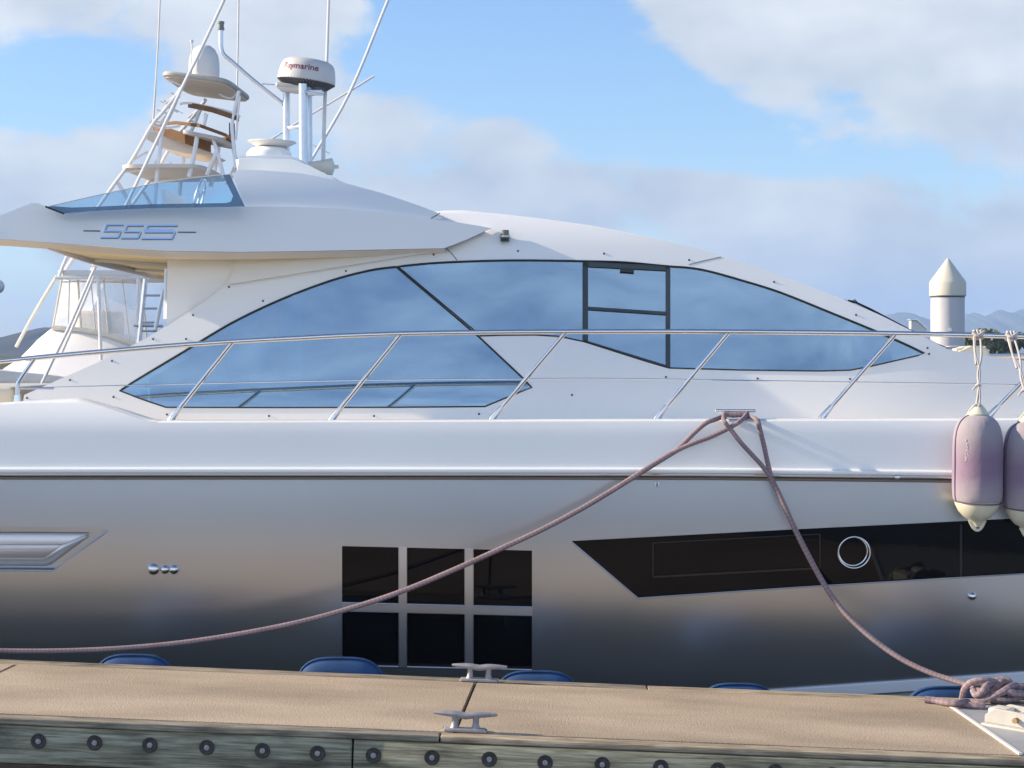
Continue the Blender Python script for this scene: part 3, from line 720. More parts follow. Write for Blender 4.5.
# through-hull fittings
for x, y, s in ((153.5, 569, 1.15), (165, 569.3, .9), (174, 569.3, .95), (972, 596, .85)):
    p = on(x, y, hullS); bm = bmesh.new()
    mt = Matrix.Rotation(math.pi / 2, 3, 'X') @ Matrix.Rotation(0, 3, 'X')
    lathe(bm, [(.0, -.004), (.024 * s, -.004), (.027 * s, .004), (.022 * s, .014), (.012 * s, .022), (0, .025)], p, 18, mt)
    obj('drain_fitting', bm, STEEL, Yp)
bm = bmesh.new(); p = on(657, 484.5, hullS); box(bm, p + Vector((-.011, -.004, -.016)), p + Vector((.011, .006, .016)), .003); obj('vent_plate', bm, STEELB, Yp)
bm = bmesh.new(); box(bm, p + Vector((-.003, -.0065, -.010)), p + Vector((.003, -.003, .010)), .001); obj('vent_slot', bm, RUBBER, Yp)

# bulwark
bul_top = [(-420, 409), (-100, 407), (0, 404.5), (14, 403.5), (60, 401), (74, 400.3), (82, 401), (100, 406), (125, 414), (145, 420.5), (156, 422.3), (170, 422.6), (400, 422), (600, 421.3), (900, 420.6), (1024, 420), (1420, 414)]
bm = bmesh.new(); panel(bm, smooth2(bul_top, 3) + [(1420, 477), (1024, 472), (900, 470.5), (600, 470), (-420, 470)], bulS, step=(80, 6), thick=.02)
bulw = obj('bulwark', bm, GEL, Yp, sharp=50)
bm = bmesh.new(); tp = [on(x, y, bulS) for x, y in smooth2(bul_top, 3)]
strip(bm, [p + Vector((0, .003, -.001)) for p in tp], [p + Vector((0, .03, .010)) for p in tp]); strip(bm, [p + Vector((0, .03, .010)) for p in tp], [p + Vector((0, .16, .008)) for p in tp]); strip(bm, [p + Vector((0, .16, .008)) for p in tp], [p + Vector((0, .17, -.06)) for p in tp])
bmesh.ops.remove_doubles(bm, verts=bm.verts[:], dist=1e-4)
obj('gunwale_cap', bm, GEL, Yp, sharp=60)
# rub rail: white ledge, stainless half round, grey strip
def railrun(ypx, rad, m, name, dy, yoff=0.0, flat=1.0, x0=-420):
    pts = [(-420, ypx), (400, ypx), (700, ypx + .3), (880, ypx + 2.2), (1024, ypx + 4), (1420, ypx + 9)]
    P_ = [on(x, y, lambda X, Z: 10.07 + dy + 0.03 * sp(X - 3.0, 3) ** 2) for x, y in dense(pts, 60, False)]
    bm = bmesh.new(); tube(bm, P_, rad, 12)
    if flat != 1:
        for v in bm.verts:
            j = min(range(len(P_)), key=lambda i: abs(P_[i].x - v.co.x)); v.co.z = P_[j].z + (v.co.z - P_[j].z) * flat
    return obj(name, bm, m, Yp)
railrun(470.3, .017, GEL, 'rail_ledge', -.016, flat=.9)
railrun(474.4, .015, STEEL, 'rub_rail', -.024, flat=.55)
railrun(477.8, .017, RAILBAND, 'rubbing_strip', .004, flat=.6)
p = on(897, 477, lambda X, Z: 10.046); bm = bmesh.new(); tube(bm, [p + Vector((-.012, 0, 0)), p + Vector((.012, 0, 0))], .0185, 14)
for v in bm.verts: v.co.z = p.z + (v.co.z - p.z) * .8
obj('rail_coupling', bm, STEEL, Yp)

# cabin with window openings
winA = [(119.5, 390.5), (140, 377.5), (180, 353.5), (230, 323.5), (280, 299.5), (330, 280.5), (370, 270), (396, 266.5), (479, 336.6), (522, 377), (532, 387.5), (520, 392), (485, 406.5), (400, 407.3), (280, 407.6), (166, 407.3), (140, 398.5)]
winB = [(398.5, 266), (430, 263), (470, 261), (520, 260), (582.5, 260.8), (582.5, 341), (560, 336.5), (535, 335), (500, 335.3), (480.5, 335.5)]
winC = [(584, 260.8), (625, 262), (669, 266), (669, 367.5), (645, 361), (584, 341.6)]
winD = [(670.3, 266.2), (690, 267.5), (710, 271.2), (740, 279.5), (780, 292), (830, 312), (880, 332.5), (910, 346), (924.5, 353.2), (918, 355.5), (870, 366.5), (850, 370.2), (820, 371), (740, 370), (670.3, 368)]
winBC = [(397.5, 266.2), (430, 263), (470, 261), (520, 260), (582.5, 260.8), (625, 262), (669, 266), (690, 267.5), (710, 271.2), (740, 279.5), (780, 292), (830, 312), (880, 332.5), (910, 346), (924.5, 353.2), (918, 355.5), (870, 366.5), (850, 370.2), (820, 371), (740, 370), (669, 368), (645, 361), (584, 341.6), (560, 336.5), (535, 335), (500, 335.3), (481, 336)]
cab_top = [(240, 234), (330, 222), (445, 210.5), (485, 212.5), (520, 216), (560, 221), (600, 227), (650, 237), (690, 247), (730, 258), (760, 268), (800, 282.5), (845, 300), (880, 315), (900, 325), (925, 337), (947, 348.5), (965, 352.5), (1000, 357.5), (1060, 365), (1200, 382), (1420, 404)]
cab_aft = [(23, 432), (23, 403), (24, 395), (40, 388), (60, 379), (110, 357), (150, 336), (175, 321), (205, 301), (226, 284)]
winA = smooth2(winA[:8], 5) + winA[8:]; winB = smooth2(winB[:5], 4) + winB[5:]; winD = smooth2(winD[:9], 4) + winD[9:]; winBC = smooth2(winBC[:13], 4) + winBC[13:]
bm = bmesh.new()
panel(bm, smooth2(cab_top, 3) + [(1420, 440), (1000, 438), (500, 438)] + cab_aft, cabS, [winA, winBC], step=(40, 7), thick=.035)
cabin = obj('cabin_side', bm, GEL, Yp, sharp=50)
# roof across the beam, windshield forward
ct = [q for q in smooth2(cab_top, 3)]
def roofpart(i0, i1, rise, dz=0.0, inset=0.0):
    bm = bmesh.new(); A = [on(x, y, cabS) + Vector((0, inset, dz)) for x, y in ct[i0:i1]]; B = [Vector((p.x, 2 * YC - p.y, p.z)) for p in A]
    strip(bm, A, B, 10, lambda w, t: w + Vector((0.0, 0, rise * math.sin(math.pi * t) ** .7))); return bm
iw = next(i for i, q in enumerate(ct) if q[0] > 836); ie = next(i for i, q in enumerate(ct) if q[0] > 946)
obj('cabin_roof', roofpart(0, iw + 1, .006), GEL, Yp, sharp=60)
WSG = mat('dark windscreen glass', (.012, .014, .016), .05)
obj('windscreen', roofpart(iw, ie + 1, .012, .004, .02), WSG, Yp, sharp=60)
obj('foredeck', roofpart(ie, len(ct), .004), GEL, Yp, sharp=60)
bm = bmesh.new()
aft = [on(x, y, cabS) for x, y in cab_aft[2:]]
strip(bm, [p + Vector((0, .03, 0)) for p in aft], [Vector((p.x, 2 * YC - p.y, p.z)) for p in aft]); 
obj('aft_bulkhead', bm, mat('dark aft door glass', (.03, .035, .04), .1), Yp)
bm = bmesh.new(); b = bmesh.new()
panel(b, smooth2(cab_top, 3) + [(1420, 440), (500, 438)] + cab_aft, cabS, [], step=(80, 14), thick=.03)
for v in b.verts: v.co.y = 2 * YC - v.co.y
obj('cabin_far_side', b, GEL, Yp)
# seams, interior, glass
gS = lambda x, z: cabS(x, z) + .006
gl = lambda d: (lambda x, z: cabS(x, z) + d)
inn = obj('dark_saloon_sheet', panel(bmesh.new(), [(150, 378), (300, 300), (440, 262), (690, 275), (830, 318), (880, 345), (870, 400), (150, 408)], lambda x, z: 11.95, step=(0, 0), thick=.03), INTER, Yp)  # dark sheet added behind the glass to darken the saloon
def grow(poly, d):
    cx_ = sum(p[0] for p in poly) / len(poly); cy_ = sum(p[1] for p in poly) / len(poly)
    return [(x + d * math.copysign(1, x - cx_), y + d * math.copysign(1, y - cy_)) for x, y in poly]
sw = obj('saloon_window', panel(bmesh.new(), [(x, y) for x, y in winA], gS, step=(40, 9), thick=.005), BLUEG, Yp, label='large aft saloon window pane')
mw = obj('saloon_window', panel(bmesh.new(), winB, gS, step=(40, 9), thick=.005), BLUEG, Yp, label='middle saloon window pane')
dw = obj('saloon_window', panel(bmesh.new(), winD, gS, step=(40, 9), thick=.005), BLUEG, Yp, label='pointed forward saloon window pane')
ow = obj('sliding_window', panel(bmesh.new(), winC, gl(.008), step=(40, 9), thick=.004), BLUEG, Yp, label='opening window in a black frame')
def seal(poly, name, parent, r=.0043, closed=True, off=-.001):
    bm = bmesh.new(); P_ = [on(x, y, gl(off)) for x, y in dense(poly, 9, closed)]
    tube(bm, P_, r, 6, closed=closed); return obj(name, bm, RUBBER, parent)
seal(winA, 'seal', sw); seal(winBC, 'seal', mw, .0042)
bm = bmesh.new()
fS = lift(cabS, .002)
for p, q, ww in [((585.5, 261.5), (585.5, 341.5), 5.2), ((668, 266), (668, 367.5), 4.8), ((583.5, 263.8), (669, 268.2), 5.0), ((587, 308), (667, 313.2), 3.0), ((584, 341), (667, 366.5), 2.5)]: bar2(bm, p, q, fS, ww, .012)
fr = obj('frame', bm, DKFRAME, ow)
bm = bmesh.new(); bar2(bm, (620, 270), (634, 271), lift(cabS, .006), 3.4, .012); obj('latch', bm, RUBBER, ow)
# aft bars: guard rail reflection built as tubes; the rest is seen through glass
bm = bmesh.new()
for p, q, rr in [((145, 385.5), (518, 381.5), .013), ((263, 371), (228, 407), .013), ((416, 364), (376, 407), .013), ((160, 404.5), (515, 403.5), .004), ((268, 383), (292, 408), .004)]:
    tube(bm, [on(*p, gl(.04)), on(*q, gl(.04))], rr, 8)
obj('inner_rail_and_reflection', bm, DKFRAME, Yp)
bm = bmesh.new()
for p, q, rr in [((672, 360.5), (868, 361.5), .011), ((712, 361), (700, 371), .012), ((868, 361), (852, 371), .012)]:
    tube(bm, [on(*p, gl(.05)), on(*q, gl(.05))], rr, 8)
obj('inner_rail_and_reflection', bm, DKFRAME, Yp)
obj('dashboard', panel(bmesh.new(), [(849, 312), (925, 346), (925, 362), (858, 361)], gl(.075), step=(0, 0), thick=.02), PALEIN, Yp)
obj('blind', panel(bmesh.new(), [(227, 336), (266, 332), (266, 376), (227, 375)], gl(.10), step=(0, 0), thick=.01), PALEIN, Yp)
obj('blind', panel(bmesh.new(), [(280, 308), (301, 300), (301, 376), (280, 376)], gl(.12), step=(0, 0), thick=.01), PALEIN, Yp)
# moulding joints
SEAMM = mat('dark joint line', (.25, .24, .22), .8)  # dark colour of the joints themselves
def joint(pts, surf, ww=1.0):
    bm = bmesh.new()
    for a, b in zip(pts, pts[1:]): bar2(bm, a, b, lift(surf, .0015), ww, .003)
    return obj('moulding_joint', bm, SEAMM, Yp)
joint([(446, 248), (452, 254), (457, 260)], cabS); joint([(721, 257), (705, 260.5), (689, 264.5)], cabS); joint([(440, 213), (436, 215.5), (431, 218.5)], lambda x, z: dashS(x, z) - .001)
# screw caps
sc0 = None
for x, y in [(229, 287), (193, 315), (153, 339), (186, 339), (112, 361), (70, 380), (27, 398), (113.5, 397), (167, 414.5), (346, 271), (263, 301), (269, 416), (374, 416), (479, 414), (572, 395), (433.6, 254.6), (518, 251), (604, 253.6), (689, 260), (774, 282), (666, 377), (757.5, 378.5), (856, 315), (927.5, 348), (929, 354), (850, 379)]:
    p = on(x, y, cabS)
    if sc0 is None:
        bm = bmesh.new(); lathe(bm, [(0, -.002), (.0062, -.002), (.0062, .002), (.003, .004), (0, .004)], seg=10, mtx=RX)
        sc0 = obj('screw_cap', bm, SCREWM, Yp, local=True); s_ = sc0
    else:
        s_ = sc0.copy(); COL.objects.link(s_); s_.parent = Yp
    s_.location = p - wpos(Yp)
# nav light on the cabin side
p = on(505, 236.5, cabS)
nl = thing; bm = bmesh.new(); lathe(bm, [(0, -.03), (.022, -.03), (.024, -.012), (.030, -.010), (.030, .004), (.024, .008), (.024, .034), (0, .036)], p + Vector((0, -.03, 0)), 20)
nv = obj('side_light', bm, mat('weathered lamp alloy', (.20, .20, .18), .5, metal=.4), Yp)
bm = bmesh.new(); lathe(bm, [(.0305, -.004), (.0305, .002)], p + Vector((0, -.03, 0)), 20); obj('lens', bm, STEELB, nv)
bm = bmesh.new(); lathe(bm, [(.0245, -.028), (.0245, -.012)], p + Vector((0, -.03, 0)), 20); obj('lens_base', bm, RUBBER, nv)

# pillar under the flybridge
bm = bmesh.new(); pilS = lambda x, z: 10.83 + .10 * (z - 1.6)
panel(bm, [(167.5, 250), (260, 246), (250, 330), (140, 352), (150, 338), (166.5, 330)], pilS, step=(0, 0), thick=.25)
obj('wing_pillar', bm, GEL, Yp)
bm = bmesh.new(); q = lambda x, y: at(x, y, 10.93)
tube(bm, [q(166.5, 268.5), q(165.2, 319)], .0125, 8)
for y in (277, 312): tube(bm, [q(166, y), q(172, y), at(173, y, 11.0)], .006, 6)
obj('grab_handle', bm, STEELB, Yp)
# recess under the flybridge: a shaped strake on the cabin side
bm = bmesh.new(); panel(bm, [(238, 256), (438, 249.5), (440, 250.8), (236, 283), (228, 284)], lift(cabS, .035), step=(40, 8), thick=.04); obj('strake', bm, GEL, Yp, sharp=40)

# flybridge
fly_top = [(-70, 240), (-40, 229), (0, 215.5), (20, 207.5), (33, 202.8), (38, 203.3), (46, 207)]
fly_out = fly_top + [(63, 213.6), (90, 211.5), (150, 208.5), (240, 206.3), (290, 206.6), (340, 208.6), (380, 212.5), (420, 217.5), (455, 222), (480, 226), (491, 228.2), (465, 240), (444, 248.2), (380, 249.6), (300, 251.2), (240, 252), (165, 251), (100, 246.5), (50, 242.5), (0, 239), (-40, 237.5)]
for mi in (True, False):
    fly = obj('flybridge_side', panel(bmesh.new(), fly_out, flyS, step=(36, 7), thick=.06, mirror=mi), GEL, Yp, sharp=40)
# lower chamfer and ceiling
bot = [(-40, 237.8), (0, 239.3), (50, 242.8), (100, 246.8), (165, 251.3), (240, 252.3), (300, 251.5), (380, 249.9), (444, 248.4)]
A = [on(x, y, flyS) for x, y in dense(bot, 30, False)]
B = [p + Vector((0, .12, -.03)) for p in A]
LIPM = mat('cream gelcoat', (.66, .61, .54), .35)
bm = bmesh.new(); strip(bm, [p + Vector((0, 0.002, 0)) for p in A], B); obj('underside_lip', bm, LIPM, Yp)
i0 = next(i for i, p in enumerate(A) if p.x > at(6, 240, 10.55).x); Bn = [p + Vector((0, -.002, .002)) for p in B[i0:]]
fx0 = at(166, 281, 13.75); Fr = [Vector((fx0.x + (Bn[-1].x - fx0.x) * k / (len(Bn) - 1), 13.75, 2.155 + (Bn[k].z - 2.155) * .5)) for k in range(len(Bn))]
bm = bmesh.new(); strip(bm, Bn, Fr, 6); cl_ = obj('ceiling', bm, CEIL, Yp)
for t_ in (.30, .66):
    bm = bmesh.new(); tube(bm, [Bn[k].lerp(Fr[k], t_) + Vector((0, 0, -.004)) for k in range(8)], .016, 8); obj('ceiling_batten', bm, WHITEP, cl_)
lp_ = [Bn[0] + Vector((-.03, 0, .02)), Bn[0].lerp(Fr[0], .3) + Vector((-.03, 0, -.005)), Bn[0].lerp(Fr[0], .7) + Vector((-.02, 0, -.01)), Fr[0] + Vector((0, 0, -.01)), Fr[4] + Vector((0, 0, -.01)), Fr[-1]]
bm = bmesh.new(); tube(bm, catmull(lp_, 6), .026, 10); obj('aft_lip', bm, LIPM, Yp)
zc = 2.17
bm = bmesh.new(); lathe(bm, [(0, 0), (.035, 0), (.035, .012), (0, .012)], (-2.35, 11.9, zc - .012), 16); obj('ceiling_lamp', bm, WHITEP, cl_)
# top deck and dash
A = [on(x, y, flyS) + Vector((0, .03, -.02)) for x, y in dense([(40, 212), (63, 215), (150, 211), (240, 209), (340, 211), (420, 219), (485, 228)], 30, False)]
bm = bmesh.new(); strip(bm, A, [Vector((p.x, 2 * YC - p.y, p.z)) for p in A]); obj('flybridge_deck', bm, GEL2, Yp)
dash = [(231.5, 173.5), (240, 169.5), (262, 170.2), (300, 173), (330, 179), (352, 185), (380, 192.5), (400, 199), (420, 206), (437, 212.5), (443, 219), (420, 219.5), (340, 211), (245, 208)]
for mi in (True, False): obj('dash_side', panel(bmesh.new(), dash, dashS, step=(20, 6), thick=.012, mirror=mi), GEL, Yp, sharp=45)
A = [on(x, y, dashS) for x, y in dense(dash[:10], 16, False)]
bm = bmesh.new(); strip(bm, A, [Vector((p.x, 2 * YC - p.y, p.z)) for p in A], 12, lambda w, t: w + Vector((0, 0, .05 * min(1, max(0, (w.z - 2.45) / .12)) * math.sin(math.pi * t)))); obj('dash_top', bm, GEL, Yp, sharp=45)
# raised hatch moulding on the dash: low trapezoid hump
def hump(outline, Ya, Yb, m, name, bev=.02):
    bm = bmesh.new(); P_ = [at(x, y, Ya) for x, y in outline]
    prism(bm, P_, (0, Yb - Ya, 0)); bmesh.ops.bevel(bm, geom=[e for e in bm.edges], offset=bev, segments=3, affect='EDGES'); return obj(name, bm, m, Yp, sharp=45)
hump([(234, 155), (294, 155), (308, 165), (330, 176), (352, 186), (352, 196), (240, 196), (237, 172)], 11.55, 12.85, GEL, 'radar_arch', .025)
pd = at(269, 155, 12.1)
bm = bmesh.new(); lathe(bm, [(.145, -.02), (.14, .012), (.115, .04), (.07, .052), (0, .055)], pd, 28); ad = obj('antenna_base', bm, GEL, Yp)
bm = bmesh.new(); lathe(bm, [(.0, .04), (.05, .04), (.05, .072), (0, .072)], pd, 16); obj('antenna_hub', bm, RUBBER, ad)
bm = bmesh.new(); pp = at(272, 143.5, 12.1); lathe(bm, [(.0, -.022), (.09, -.022), (.13, -.006), (.155, .008), (.15, .014), (0, .018)], pp, 32, Matrix.Rotation(.02, 3, 'Y')); obj('antenna_plate', bm, WHITEP, ad)
# horn
ph = at(322, 166, 12.2); bm = bmesh.new(); RY = Matrix.Rotation(math.pi / 2, 3, 'Y')
lathe(bm, [(0, -.10), (.03, -.10), (.035, -.04), (.045, .02), (.052, .055), (.055, .075), (.03, .085), (.012, .09), (.012, .115), (0, .115)], ph + Vector((-.01, 0, -.005)), 20, RY)
obj('horn', bm, CREAM, Yp, sharp=50)
bm = bmesh.new(); box(bm, ph + Vector((-.09, -.03, -.10)), ph + Vector((.03, .03, -.035)), .01); obj('horn_mount', bm, CREAM, Yp)
# mast: three tubes, radar plate, arm with nav light
bm = bmesh.new()
for x0, x1, Y, r in ((286.5, 286.5, 12.2, .0225), (303, 303.5, 11.95, .0265), (308.5, 309, 12.25, .0225)): tube(bm, [at(x1, 168, Y), at(x0, 84, Y)], r, 14)
tube(bm, [at(287, 127.5, 12.2), at(303, 126.5, 11.97)], .009, 8); tube(bm, [at(287, 129, 12.2), at(303, 128.5, 12.0)], .005, 8)
mast = obj('mast', bm, STEELB, Yp)
tl = Matrix.Rotation(math.radians(7.5), 3, 'Y')
pr = at(305.5, 87.5, 12.1)
bm = bmesh.new(); box(bm, (-.17, -.12, -.035), (.05, .12, .0), .012, tl.to_4x4())
for v in bm.verts: v.co += pr
obj('radar_plate', bm, mat('galvanised plate', (.55, .53, .50), .5, metal=.4), mast)
bm = bmesh.new(); q = at(316, 92, 11.95); box(bm, q + Vector((-.05, -.02, -.02)), q + Vector((.04, .02, .012)), .006); tube(bm, [q + Vector((-.06, -.02, 0)), q + Vector((.05, -.02, -.02))], .008, 8); obj('bracket', bm, STEELB, mast)
rr_ = .182
bm = bmesh.new(); prof = [(0, 0), (.165, 0), (rr_ * .99, .004), (rr_, .016), (rr_ * .985, .046), (rr_ * .95, .086), (rr_ * .9, .112), (rr_ * .83, .128), (rr_ * .72, .139), (rr_ * .45, .147), (0, .150)]
lathe(bm, prof, pr + tl @ Vector((0, 0, .030)), 48, tl)
rd = obj('radar_dome', bm, mat('radome white', (.60, .585, .56), .4), Yp, sharp=50)
bm = bmesh.new(); lathe(bm, [(0, -.004), (.13, -.004), (.168, .022), (.178, .034), (.15, .034)], pr + tl @ Vector((0, 0, .004)), 72, tl)
vs_ = sorted(bm.verts, key=lambda v: 0)
obj('radar_base', bm, mat('dark finned base', (.07, .075, .08), .6, var=.3, vs=60), rd)
bm = bmesh.new()
for k in range(54):
    a = 2 * math.pi * k / 54; c_, s_2 = math.cos(a), math.sin(a)
    tube(bm, [pr + tl @ Vector((.135 * c_, .135 * s_2, .0)), pr + tl @ Vector((.181 * c_, .181 * s_2, .036))], .004, 5)
obj('radar_fin', bm, mat('fin grey', (.10, .105, .11), .6), rd)['kind'] = 'stuff'
# lettering wrapped round the radome
def text_bm(s, size, bold=0.0):
    cu = bpy.data.curves.new('t', 'FONT'); cu.body = s; cu.size = size; cu.extrude = 0.0; cu.offset = bold; cu.resolution_u = 4
    o = bpy.data.objects.new('t', cu); COL.objects.link(o); bpy.context.view_layer.update()
    me = bpy.data.meshes.new_from_object(o.evaluated_get(bpy.context.evaluated_depsgraph_get()))
    bm = bmesh.new(); bm.from_mesh(me); bpy.data.objects.remove(o); bpy.data.curves.remove(cu); bpy.data.meshes.remove(me)
    return bm
bm = text_bm('Raymarine', .054, 0.0006)
for _ in range(2): bmesh.ops.subdivide_edges(bm, edges=[e for e in bm.edges if e.calc_length() > .008], cuts=1)
def prad(h):
    for (r0, h0), (r1, h1) in zip(prof[1:], prof[2:]):
        if h0 <= h <= h1 and h1 > h0: return r0 + (r1 - r0) * (h - h0) / (h1 - h0)
    return rr_
xs = [v.co.x for v in bm.verts]; wx = max(xs) - min(xs); x0 = min(xs)
wid = .25
for v in bm.verts:
    a = ((v.co.x - x0) / wx - .5) * wid / rr_ - math.radians(90) - .15
    h = .062 + v.co.y; rad = prad(h) + .0026
    v.co = pr + tl @ Vector((rad * math.cos(a), rad * math.sin(a), h + .03))
obj('lettering', bm, RED, rd, sharp=30, recalc=False)
bm = bmesh.new(); q = lambda x, y: at(x, y, 12.2)
tube(bm, catmull([q(283, 104), q(255, 82), q(232, 62), q(224, 55), q(221.3, 48), q(221, 38), q(221, 29)], 6), .014, 12)
tube(bm, [q(262, 84), q(284, 85.5)], .005, 6)
obj('light_arm', bm, STEELB, mast)
bm = bmesh.new(); lathe(bm, [(0, -.01), (.022, -.01), (.022, .004), (.0185, .006), (.0185, .028), (.022, .030), (.022, .044), (0, .046)], q(221, 28.5), 16); ml = obj('mast_light', bm, mat('grey lamp case', (.18, .2, .18), .5), mast)
# whip antenna on the horn side
bm = bmesh.new(); tube(bm, [q(323, 168), q(324.5, 110), q(327, 55), q(330, -40)], [.013, .012, .010, .007], 8); obj('whip_antenna', bm, WHITEP, Yp)

# fly windscreen with dark border
fw = [(46, 207), (70, 201.3), (95, 195.6), (120, 190.3), (155, 183.3), (190, 178.2), (215, 175.6), (229.5, 174.3), (244.5, 206.3), (150, 208.3), (90, 211.3), (63, 213.5)]
fwS = lambda x, z: 10.44 + .35 * (z - 2.42) + .0 * x
for mi in (True, False): obj('flybridge_screen', panel(bmesh.new(), fw, fwS, step=(20, 6), thick=.006, mirror=mi), FLYG, Yp)
BORD = glass('tinted border', (.27, .38, .45), (.75, .88, 1.0), .16)
fsc = obj('screen_border', panel(bmesh.new(), [(63, 213.6), (90, 211.4), (150, 208.4), (244.8, 206.4), (229.8, 174.3), (223, 175), (233, 196), (231, 201.5), (226, 203), (150, 204.2), (90, 207), (72, 207.5), (53, 206.2), (46, 207)], lift(fwS, .004), step=(20, 0), thick=.002), BORD, Yp)
bm = bmesh.new(); tube(bm, [on(x, y, fwS) for x, y in ((45.5, 206.6), (64, 213.6))], .006, 6); obj('screen_edge', bm, RUBBER, Yp)
bm = bmesh.new(); tube(bm, [on(x, y, fwS) for x, y in fw[:8]], .003, 6); obj('screen_edge', bm, WHITEP, Yp)
# helm wheel and seat behind the screen
bm = bmesh.new(); pw = at(199, 198, 11.2)
tube(bm, [pw + Vector((.03 * math.sin(a), .11 * math.cos(a), .11 * math.sin(a))) for a in [k * 2 * math.pi / 24 for k in range(24)]], .008, 6, closed=True)
for a in (0.5, 2.6, 4.7): tube(bm, [pw, pw + Vector((.03 * math.sin(a), .11 * math.cos(a), .11 * math.sin(a)))], .006, 6)
obj('steering_wheel', bm, STEELB, Yp)
bm = bmesh.new(); box(bm, at(165, 207, 11.0), at(183, 198, 11.6), .0); obj('helm_seat', bm, WHITEP, Yp)

# emblem: chrome strokes of the model figures
eS = lift(flyS, .004)
EMB = mat('bright blue chrome', (.36, .55, .86), .3, metal=0.4)
EMK = mat('emblem dark edge', (.10, .12, .16), .4)
def stroke(bm, p, q, w, d=.012): bar2(bm, p, q, lift(flyS, .010), w, d)
def glyph5(x0, x1, yt, yb, sk):
    ym = (yt + yb) / 2; s = lambda y: (yb - y) * sk
    return [((x0 + s(yt) - .5, yt), (x1 + s(yt), yt)), ((x0 + s(yt), yt), (x0 + s(ym), ym)), ((x0 + s(ym) - .5, ym), (x1 + s(ym), ym)), ((x1 + s(ym), ym), (x1 + s(yb), yb)), ((x0 + s(yb) - 1, yb), (x1 + s(yb), yb))]
bm = bmesh.new(); bk = bmesh.new()
G5 = glyph5(101.5, 118, 224.6, 237.2, .42) + glyph5(122, 138, 225.2, 237.8, .42) + glyph5(142.5, 172, 225.4, 238.4, .42)
for p, q in G5:
    bar2(bk, (p[0] + .2, p[1] + .6), (q[0] + .2, q[1] + .6), lift(flyS, .003), 1.9, .004)
    bar2(bm, p, q, lift(flyS, .005), 1.5, .004)
bar2(bm, (144, 230.5), (173, 231), lift(flyS, .0055), 3.0, .004)
for p, q in (((83.5, 230.8), (100, 231)), ((178, 232.2), (196, 232.3))): bar2(bk, p, q, lift(flyS, .003), 1.2, .004)
em = obj('emblem', bm, EMB, Yp); obj('emblem_edge', bk, EMK, em)

# guard rail
gr = lambda x, y: at(x, y, 10.24 + .03 * sp(at(x, y, 10.24).x - 3.0, 3) ** 2)
top = [(-200, 377), (-60, 366.5), (0, 361.2), (60, 355.5), (110, 351), (165, 346.3), (235, 341.5), (300, 338), (350, 335.5), (410, 333.6), (480, 332.4), (560, 331.8), (640, 331.6), (720, 331.8), (860, 333), (960, 334.8), (1024, 336.6), (1200, 342), (1420, 350)]
bm = bmesh.new(); tube(bm, [gr(x, y) for x, y in smooth2(top, 4)], .0135, 12); rail = obj('guard_rail', bm, STEEL, Yp)
bm = bmesh.new(); wire = [(20, 388.3), (100, 386), (200, 383.5), (360, 380.2), (520, 378.8), (620, 378.6), (820, 381.6), (1024, 385), (1420, 395)]
tube(bm, [gr(x, y) for x, y in smooth2(wire, 4)], .0032, 6); obj('lifeline', bm, STEEL, rail)
bm = bmesh.new(); tube(bm, [gr(20, 388.3), gr(54, 388.6)], .006, 6); obj('lifeline_clamp', bm, STEELB, rail)
for (x0, y0), (x1, y1) in [((232, 343), (171, 419)), ((400, 335), (331, 420)), ((565, 333), (491, 420)), ((728, 333), (656, 419)), ((895, 335), (821, 418.5)), ((1064, 339), (987, 418)), ((1240, 345), (1160, 415))]:
    a, b = gr(x0, y0), gr(x1, y1); bm = bmesh.new(); tube(bm, [b, a], .0115, 10); o = obj('stanchion', bm, STEEL, rail)
    bm = bmesh.new(); tube(bm, [b + Vector((-.006, 0, -.02)), b.lerp(a, .03), b.lerp(a, .15)], [.021, .018, .0135], 12); obj('stanchion_foot', bm, STEEL, o)
bm = bmesh.new(); tube(bm, catmull([gr(34.5, 359), gr(26, 371), gr(19.5, 380.5), gr(17.8, 386), gr(17.5, 403)], 5), .012, 10); o = obj('stanchion', bm, STEEL, rail)
bm = bmesh.new(); tube(bm, [gr(17.5, 405), gr(17.5, 395)], [.022, .018], 12); obj('stanchion_foot', bm, STEEL, o)

# deck cleat on the gunwale
p = on(736, 421, bulS) + Vector((0, .05, .008))
bm = bmesh.new(); box(bm, p + Vector((-.108, -.022, .036)), p + Vector((.108, .022, .052)), .007)
for s in (-.06, .06): lathe(bm, [(.024, 0), (.014, .012), (.013, .030), (.018, .040)], p + Vector((s, 0, 0)), 14)
obj('deck_cleat', bm, STEEL, Yp)
CLP = p
# sunpad, far rail, wiper, windlass bits on the foredeck
bm = bmesh.new(); P_ = [at(x, y, 11.6) for x, y in ((954, 356), (954, 350.5), (961, 347), (972, 345.7), (984, 345.6), (989, 348), (991, 352), (991, 360))]
prism(bm, P_, (0, 1.2, 0)); bmesh.ops.bevel(bm, geom=[e for e in bm.edges], offset=.02, segments=3, affect='EDGES'); obj('sunpad', bm, mat('cream cushion', (.74, .68, .52), .8, var=.05, vs=6), Yp)
bm = bmesh.new(); tube(bm, [at(990, 356.5, 14.0), at(1030, 356.3, 14.0), at(1200, 362, 14.0)], .022, 8); tube(bm, [at(1016, 357, 14.0), at(1012, 368, 14.0)], .015, 8); obj('guard_rail', bm, STEEL, Yp)
bm = bmesh.new(); wp = lambda x, y, d=0: at(x, y, 11.5)
tube(bm, [wp(848, 300.5), wp(856, 302.5), wp(870, 309), wp(940, 346)], .007, 6); tube(bm, [wp(850, 302), wp(855, 299.8), wp(858, 303.5)], .004, 6)
tube(bm, [wp(922, 336), wp(930, 342), wp(948, 349)], .009, 6); obj('wiper', bm, RUBBER, Yp)
